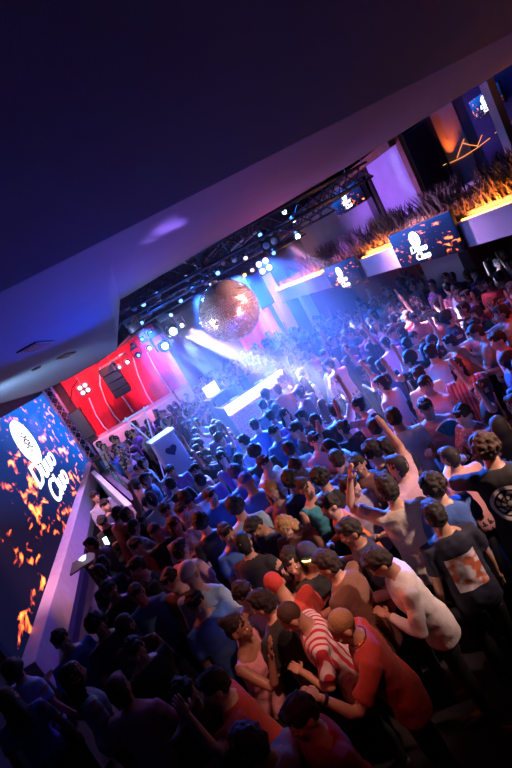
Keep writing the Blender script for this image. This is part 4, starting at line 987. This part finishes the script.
KEEP = [V(-3.05, q, .62) for q in (6.5, 7.2, 8, 9, 10, 11, 12, 13, 14.5, 16)]+[V(-.42+i*.22, 10.35, z) for i in (-1, 0, 1) for z in (.95, 1.2, 1.5, 1.8)]+[V(2.08+i*.2, 10.7+.035*i, 1.38) for i in range(-4, 5)]
KEEP += [A+(B-A)*k/8 for k in range(9)]+[V(1.25+i*.2, 10.6, 1.0) for i in range(3)]+[V(1.42, 12.4, 1.75), V(-1.5, 17.2, 1.4), V(-.5, 17.2, 1.4), V(.5, 17.2, 1.5), V(3.2, 8.9, .9), V(3.6, 8.4, .9)]
def blocks(x, y):
    for k in KEEP:
        if k.y < y: continue
        s = y/k.y; px, pz = k.x*s, CAMZ+(k.z-CAMZ)*s
        if pz < 1.72 and abs(px-x) < .26: return True
    return False
def inside(x, y):
    if blocks(x, y): return False
    if not (-2.75 < x < 8.6 and 3.0 < y < 17.3): return False
    if y < 4.2 and x < -1.6: return False
    p = ROT.transposed() @ (V(x, y, 1.65)-EYE); u, v = CX+F*p.x/-p.z, CY-F*p.y/-p.z
    if not (-4 < u < 522 and v < 700): return False
    if x > 6 and (x-6)*.0+y > 13: return False
    if v > 540 and u > 400: return False                # the dark corner at the lower right stays empty
    if v > 470 and u > 455: return False
    return True
cand = []
for tries in range(60000):
    y = 3.0+14.3*prnd.random(); x = -2.75+11.3*prnd.random()
    r = .46 if y < 6.5 else .43
    if inside(x, y) and free(x, y, r): PEOPLE.append((x, y)); cand.append((x, y))
cand.sort(key=lambda p: p[0]**2+p[1]**2)
DJ = V(2.4, 12.4, 0)
def place_words(x, y):
    c = side_of_counter(x, y)
    if c is not None and x < c: return 'beside big screen'
    if x > 5.9: return 'under the balcony'
    if y > 14.2: return 'far crowd before red backdrop' if x < 2 else 'far crowd behind DJ booth'
    if y > 11.6: return 'right of the DJ booth' if x > 3.4 else ('between podium and DJ booth' if x > -.2 else 'left of the heart podium')
    if y > 9: return ('in front of the DJ booth' if x < 4 else 'below second balcony screen') if x > .8 else 'before the heart podium'
    if y > 6.2: return 'mid crowd near the screen' if x < -.8 else ('mid crowd at the centre' if x < 2.2 else ('mid crowd right of centre' if x < 4.2 else 'mid crowd near the balcony'))
    return 'near crowd on the left' if x < -.6 else ('near crowd at the centre' if x < 1.4 else 'near crowd on the right')
SHW = ['white', 'lightgrey', 'grey', 'black', 'black', 'black', 'black', 'navy', 'navy', 'blue', 'paleblue', 'pink', 'purple', 'red', 'brown']
CN = {'lightgrey': 'light grey', 'paleblue': 'pale blue', 'offwhite': 'cream'}
NIND = 300-NHERO
far_stuff = MB(); groups = {}
for k, (x, y) in enumerate(cand):
    pose, hair, fem = FARV[prnd.choices(range(12), [9, 4, 2, 2, 3, 3, 4, 2, 1, 3, 1, 1])[0]]
    rz = yaw_to(V(x, y, 0), DJ)+prnd.gauss(0, .5) if prnd.random() < .6 else prnd.uniform(-3.14, 3.14)
    sc = prnd.uniform(.93, 1.05)*(.95 if fem else 1)
    shirt = prnd.choice(SHW)
    if k < NIND:
        o = link('person', cached(('far', pose, hair, fem, y < 9), far_mesh, pose, hair, fem, .018 if y < 9 else .026)); o.location = (x, y, 0); o.rotation_euler = (0, 0, rz); o.scale = (sc,)*3
        c = COL[shirt]; o.color = (*[min(1, q*prnd.uniform(.85, 1.15)) for q in c], 1)
        lab = HAIRW[hair]+(' woman' if fem else ' person')+' in '+CN.get(shirt, shirt)+' top'+POSEW[pose]+', '+place_words(x, y)
        groups.setdefault(lab, []).append(o); tag(o, lab, 'person', 'crowd on the dance floor')
    else:
        me = cached(('far', pose, hair, fem, False), far_mesh, pose, hair, fem); M = Matrix.Translation((x, y, 0)) @ Matrix.Rotation(rz, 4, 'Z') @ Matrix.Scale(sc, 4)
        far_stuff.v, far_stuff.f, far_stuff.m = far_stuff.v, far_stuff.f, far_stuff.m
        n = len(far_stuff.v); far_stuff.v += [M @ v.co for v in me.vertices]
        for p in me.polygons: far_stuff.f.append([n+i for i in p.vertices]); far_stuff.m.append(p.material_index if p.material_index != 2 else 4+SHW.index(shirt) % 5)
if far_stuff.v:
    o = link('far_crowd', far_stuff.mesh('far_crowd', FARM+[mat('crowd_cloth', c, .9) for c in ((.5, .5, .52), (.3, .3, .32), (.04, .05, .12), (.02, .02, .022), (.2, .25, .4))], True))
    tag(o, 'densely packed small figures at the far end of the dance floor', 'crowd', kind='stuff')
# people alike: say whom each stands next to, else share the label
NAMED = {(293, 622): 'striped shirt man', (377, 561): 'loose white shirt man', (388, 488): 'salmon T-shirt man', (433, 486): 'curly bright blue T-shirt man', (436, 517): 'picture panel T-shirt man', (484, 445): 'round print T-shirt man',
 (424, 403): 'open pink shirt man', (460, 409): 'patterned shirt man', (394, 417): 'pale blue T-shirt man', (431, 352): 'light grey T-shirt man', (474, 323): 'outstretched arm man', (314, 437): 'pale pink profile man', (305, 485): 'teal top woman',
 (272, 490): 'blond woman in pink', (247, 481): 'blue cap person', (185, 498): 'white T-shirt stretcher', (190, 573): 'pale blue hooded person', (281, 595): 'bowed reddish head', (243, 634): 'pink sleeveless person', (335, 410): 'raised arm in white',
 (437, 304): 'bright white T-shirt person', (165, 455): 'heart podium', (236, 506): 'pale blue curly back', (257, 395): 'DJ booth panel', (105, 505): 'counter end', (60, 600): 'screen frame'}
def pix(o):
    p = ROT.transposed() @ (o.location+V(0, 0, 1.62*o.scale.z)-EYE); return CX+F*p.x/-p.z, CY-F*p.y/-p.z
used = {o['label'] for o in C.objects if o.get('label')}
ORD = ['', 'second ', 'third ', 'fourth ', 'fifth ', 'sixth ']
for lab, os_ in groups.items():
    if len(os_) < 2: continue
    os_.sort(key=lambda o: (o.location-EYE).length)
    for o in os_:
        if (o.location-EYE).length > 11.5: continue
        u, v = pix(o); (nu, nv), nm_ = min(NAMED.items(), key=lambda k: (k[0][0]-u)**2+(k[0][1]-v)**2)
        du, dv = u-nu, v-nv; rel = ('right of' if du > 0 else 'left of') if abs(du) > abs(dv) else ('below' if dv > 0 else 'above')
        far_ = 'just ' if du*du+dv*dv < 1600 else ''
        for od in ORD:
            l2 = od+lab.split(',')[0]+', '+far_+rel+' the '+nm_
            if len(l2.split()) > 16: l2 = l2.replace(', just ', ', ').replace(' leaning over to talk', ' leaning over').replace(' with arm straight up', ' arm up').replace(' with arm raised', ' arm raised')
            if len(l2.split()) > 16: l2 = l2.replace(' holding a drink', ' with drink').replace(' with both arms up', ' arms up').replace(' with bent arm raised', ' arm raised').replace(' person in ', ' in ')
            if l2 not in used: o['label'] = l2; used.add(l2); break
    rest = [o for o in os_ if o['label'] == lab]
    if len(rest) > 1:
        for o in rest: o['group'] = lab
for o in C.objects:
    if o.get('label') and len(o['label'].split()) > 16: print('LONG', o['label'])
print('CROWD', NHERO, len(cand))
# ------------------------------------------------------------------ light
BL, PU, PK, RD, WH = (.03, .16, 1), (.22, .08, 1), (1, .16, .50), (1, .06, .03), (.50, .66, 1)
def beam(p, tgt, col, power, ang, blend=.35, off=.5):
    p = Vector(p); d = (Vector(tgt)-p).normalized(); return spot(p+d*off, tgt, col, power, ang, blend, .04)
m0 = ony(172, 331, 12.6); m1 = ony(164, 346, 12.9); m2 = ony(181, 325, 12.9); m3 = ony(151, 333, 13.2)
beam(m0, (2.7, 9.0, 1.6), (.50, .66, 1), 40000, 11)          # the wide visible beam
beam(m0, (3.6, 11.2, 2.4), (.40, .55, 1), 9000, 7)
beam(m0, (1.7, 9.2, 1.2), (.25, .45, 1), 5000, 34, 1)
beam(m2, (2.6, 7.4, 1.4), (1, .5, .75), 11000, 17, .9)
beam(m1, (.6, 8.2, 1.4), (.35, .5, 1), 7000, 22, .9)
beam(m2, (4.6, 10.5, 2.6), (.40, .55, 1), 7000, 5)
beam(m1, (2.0, 9.0, 1.2), (.20, .40, 1), 9000, 9)
beam(m3, (.2, 9.5, 1.2), (.10, .25, 1), 5000, 10)
beam(ony(127, 362, 16.2), (1.8, 13.2, 1), (.8, .5, 1), 2500, 6)
beam(ony(149, 348, 16.2), (-.2, 12, 1.5), (.7, .65, 1), 3500, 14)
for (x, y, tx, ty, c, p, a) in [(.6, 12.4, .6, 9.6, BL, 16000, 50), (3.4, 12.4, 2.7, 7.6, BL, 16000, 44), (5.2, 12.4, 4.6, 9.6, BL, 4500, 44), (1.9, 10.4, 1.6, 6.2, BL, 13000, 42), (3.6, 10.4, 2.9, 5.6, BL, 8000, 44),
                               (.9, 15.9, .6, 13.2, PU, 3200, 80), (4.0, 15.9, 3.6, 13.5, BL, 1800, 80), (4.6, 10.6, 3.8, 8.2, PK, 1500, 30), (4.3, 12.4, 3.2, 9.6, PK, 1800, 28), (4.2, 10.2, 5.6, 8.3, (1, .6, .95), 11000, 15), (-.2, 12.4, -1.3, 8.6, (.35, .2, 1), 600, 34), (3.4, 12.3, 2.7, 8.2, (.8, .75, 1), 14000, 9)]:
    spot((x, y, 4.25), (tx, ty, 1.2), c, p, a, .6)
spot((-.3, 15.9, 4.1), (-.7, 18, 2.6), (1, .12, .14), 900, 100, .6)      # wash on the red backdrop
spot((-2.0, 15.9, 4.0), (-1.7, 18, 2.5), (1, .14, .2), 520, 90, .6)
spot((4.6, 15.9, 4.1), (5.0, 18, 2.2), (1, .2, .3), 400, 70, .6)
spot((-.6, 14.9, 3.9), (-.8, 16.9, 1.2), (.8, .35, .9), 300, 90, .7)
# added unseen spots wash up the ceiling; then spots along the balcony
spot((-.2, 9.4, 2.6), (-.9, 4.2, 4.65), (.008, .05, 1), 800, 66, .8)
spot((-2.6, 8.6, 3.2), (-2.2, 11.0, 4.3), (.25, .5, .85), 480, 140, .8)
spot((3.4, 8.3, 3.6), (2.6, 4.2, 4.6), (.85, .08, .26), 90, 80, .8)
spot((1.2, 8.3, 3.5), (1.2, 4.6, 4.6), (.5, .12, .7), 70, 64, .9)
for dx, dy, a, p in ((0, 0, 2.6, 2600), (.16, .1, 2.2, 2000), (-.12, .16, 1.8, 1500), (.05, -.2, 1.6, 1500)): spot((2.2, 8.3, 2.9), (.79+dx, 4.08+dy, 4.6), (.30, .16, 1), p, a, .9)  # added spots stand in for the patch the mirror ball throws up there
spot((5.0, 11.5, 3.6), (8.0, 11.5, 3.7), (.42, .16, 1), 520, 90, .8)
spot((4.9, 8.6, 4.3), (6.0, 8.2, 2.7), (.75, .35, 1), 520, 100, .8)
spot((5.2, 14.5, 4.2), (6.0, 14.8, 2.7), (.25, .35, 1), 200, 80, .8)
spot((4.2, 6.4, 4.4), (8.0, 10.6, 1.5), (.8, .4, .9), 1600, 24, .7)
for x, y in ((1.2, 9.7), (2.2, 11.6), (4.3, 9.7), (4.6, 11.6), (.6, 13.8)): point((x, y, 4.95), (.03, .16, 1), 45)  # added bare blue points brighten the trusses, no fixtures there
point(m0+V(.0, -.35, -.1), (.35, .55, 1), 70, .08)
# added unseen spots to brighten the mirror ball
spot((-2.2, 8.6, 3.0), bc, (.55, .65, 1), 2500, 20, .5); spot((4.6, 6.6, 4.3), bc, (1, .45, .35), 1800, 20, .5); spot((3.4, 5.0, 2.2), bc, (1, .35, .45), 1500, 20, .5)
# warm light from behind on the right, red from the left
spot((4.3, 1.5, 4.4), (1.25, 3.7, 1.4), (1, .60, .50), 1300, 30, .8, .12)
spot((1.0, 2.0, 4.45), (.15, 3.15, 1.5), (1, .42, .32), 300, 30, .9, .1)
spot((-2.9, 7.4, 3.9), (1.6, 4.2, 1.5), (1, .12, .03), 700, 48, .8, .12)
spot((-.6, .8, 4.4), (.2, 3.0, 1.5), (1, .08, .04), 50, 30, .9, .12)
spot((5.6, 3.2, 4.3), (4.2, 6.0, 1.3), (1, .10, .06), 260, 60, .8, .12)
spot((1.5, 4.6, 4.4), (2.9, 5.0, 1.5), (1, .25, .08), 110, 40, .8, .1)
spot((-2.9, 15.6, 3.9), (-2.7, 11.5, .6), (.55, .25, 1), 700, 60, .8)  # added purple spot tints the wall below the screen
spot((-1.9, 12.6, 4.2), (-2.25, 12.5, 1.05), (.9, .9, 1), 260, 70, .6)  # added spot to whiten the counter ledge
spot((-1.6, 7.0, 4.2), (-3.2, 9.5, .7), (.9, .36, .5), 1000, 60, .8)
SC.cycles.use_denoising = True
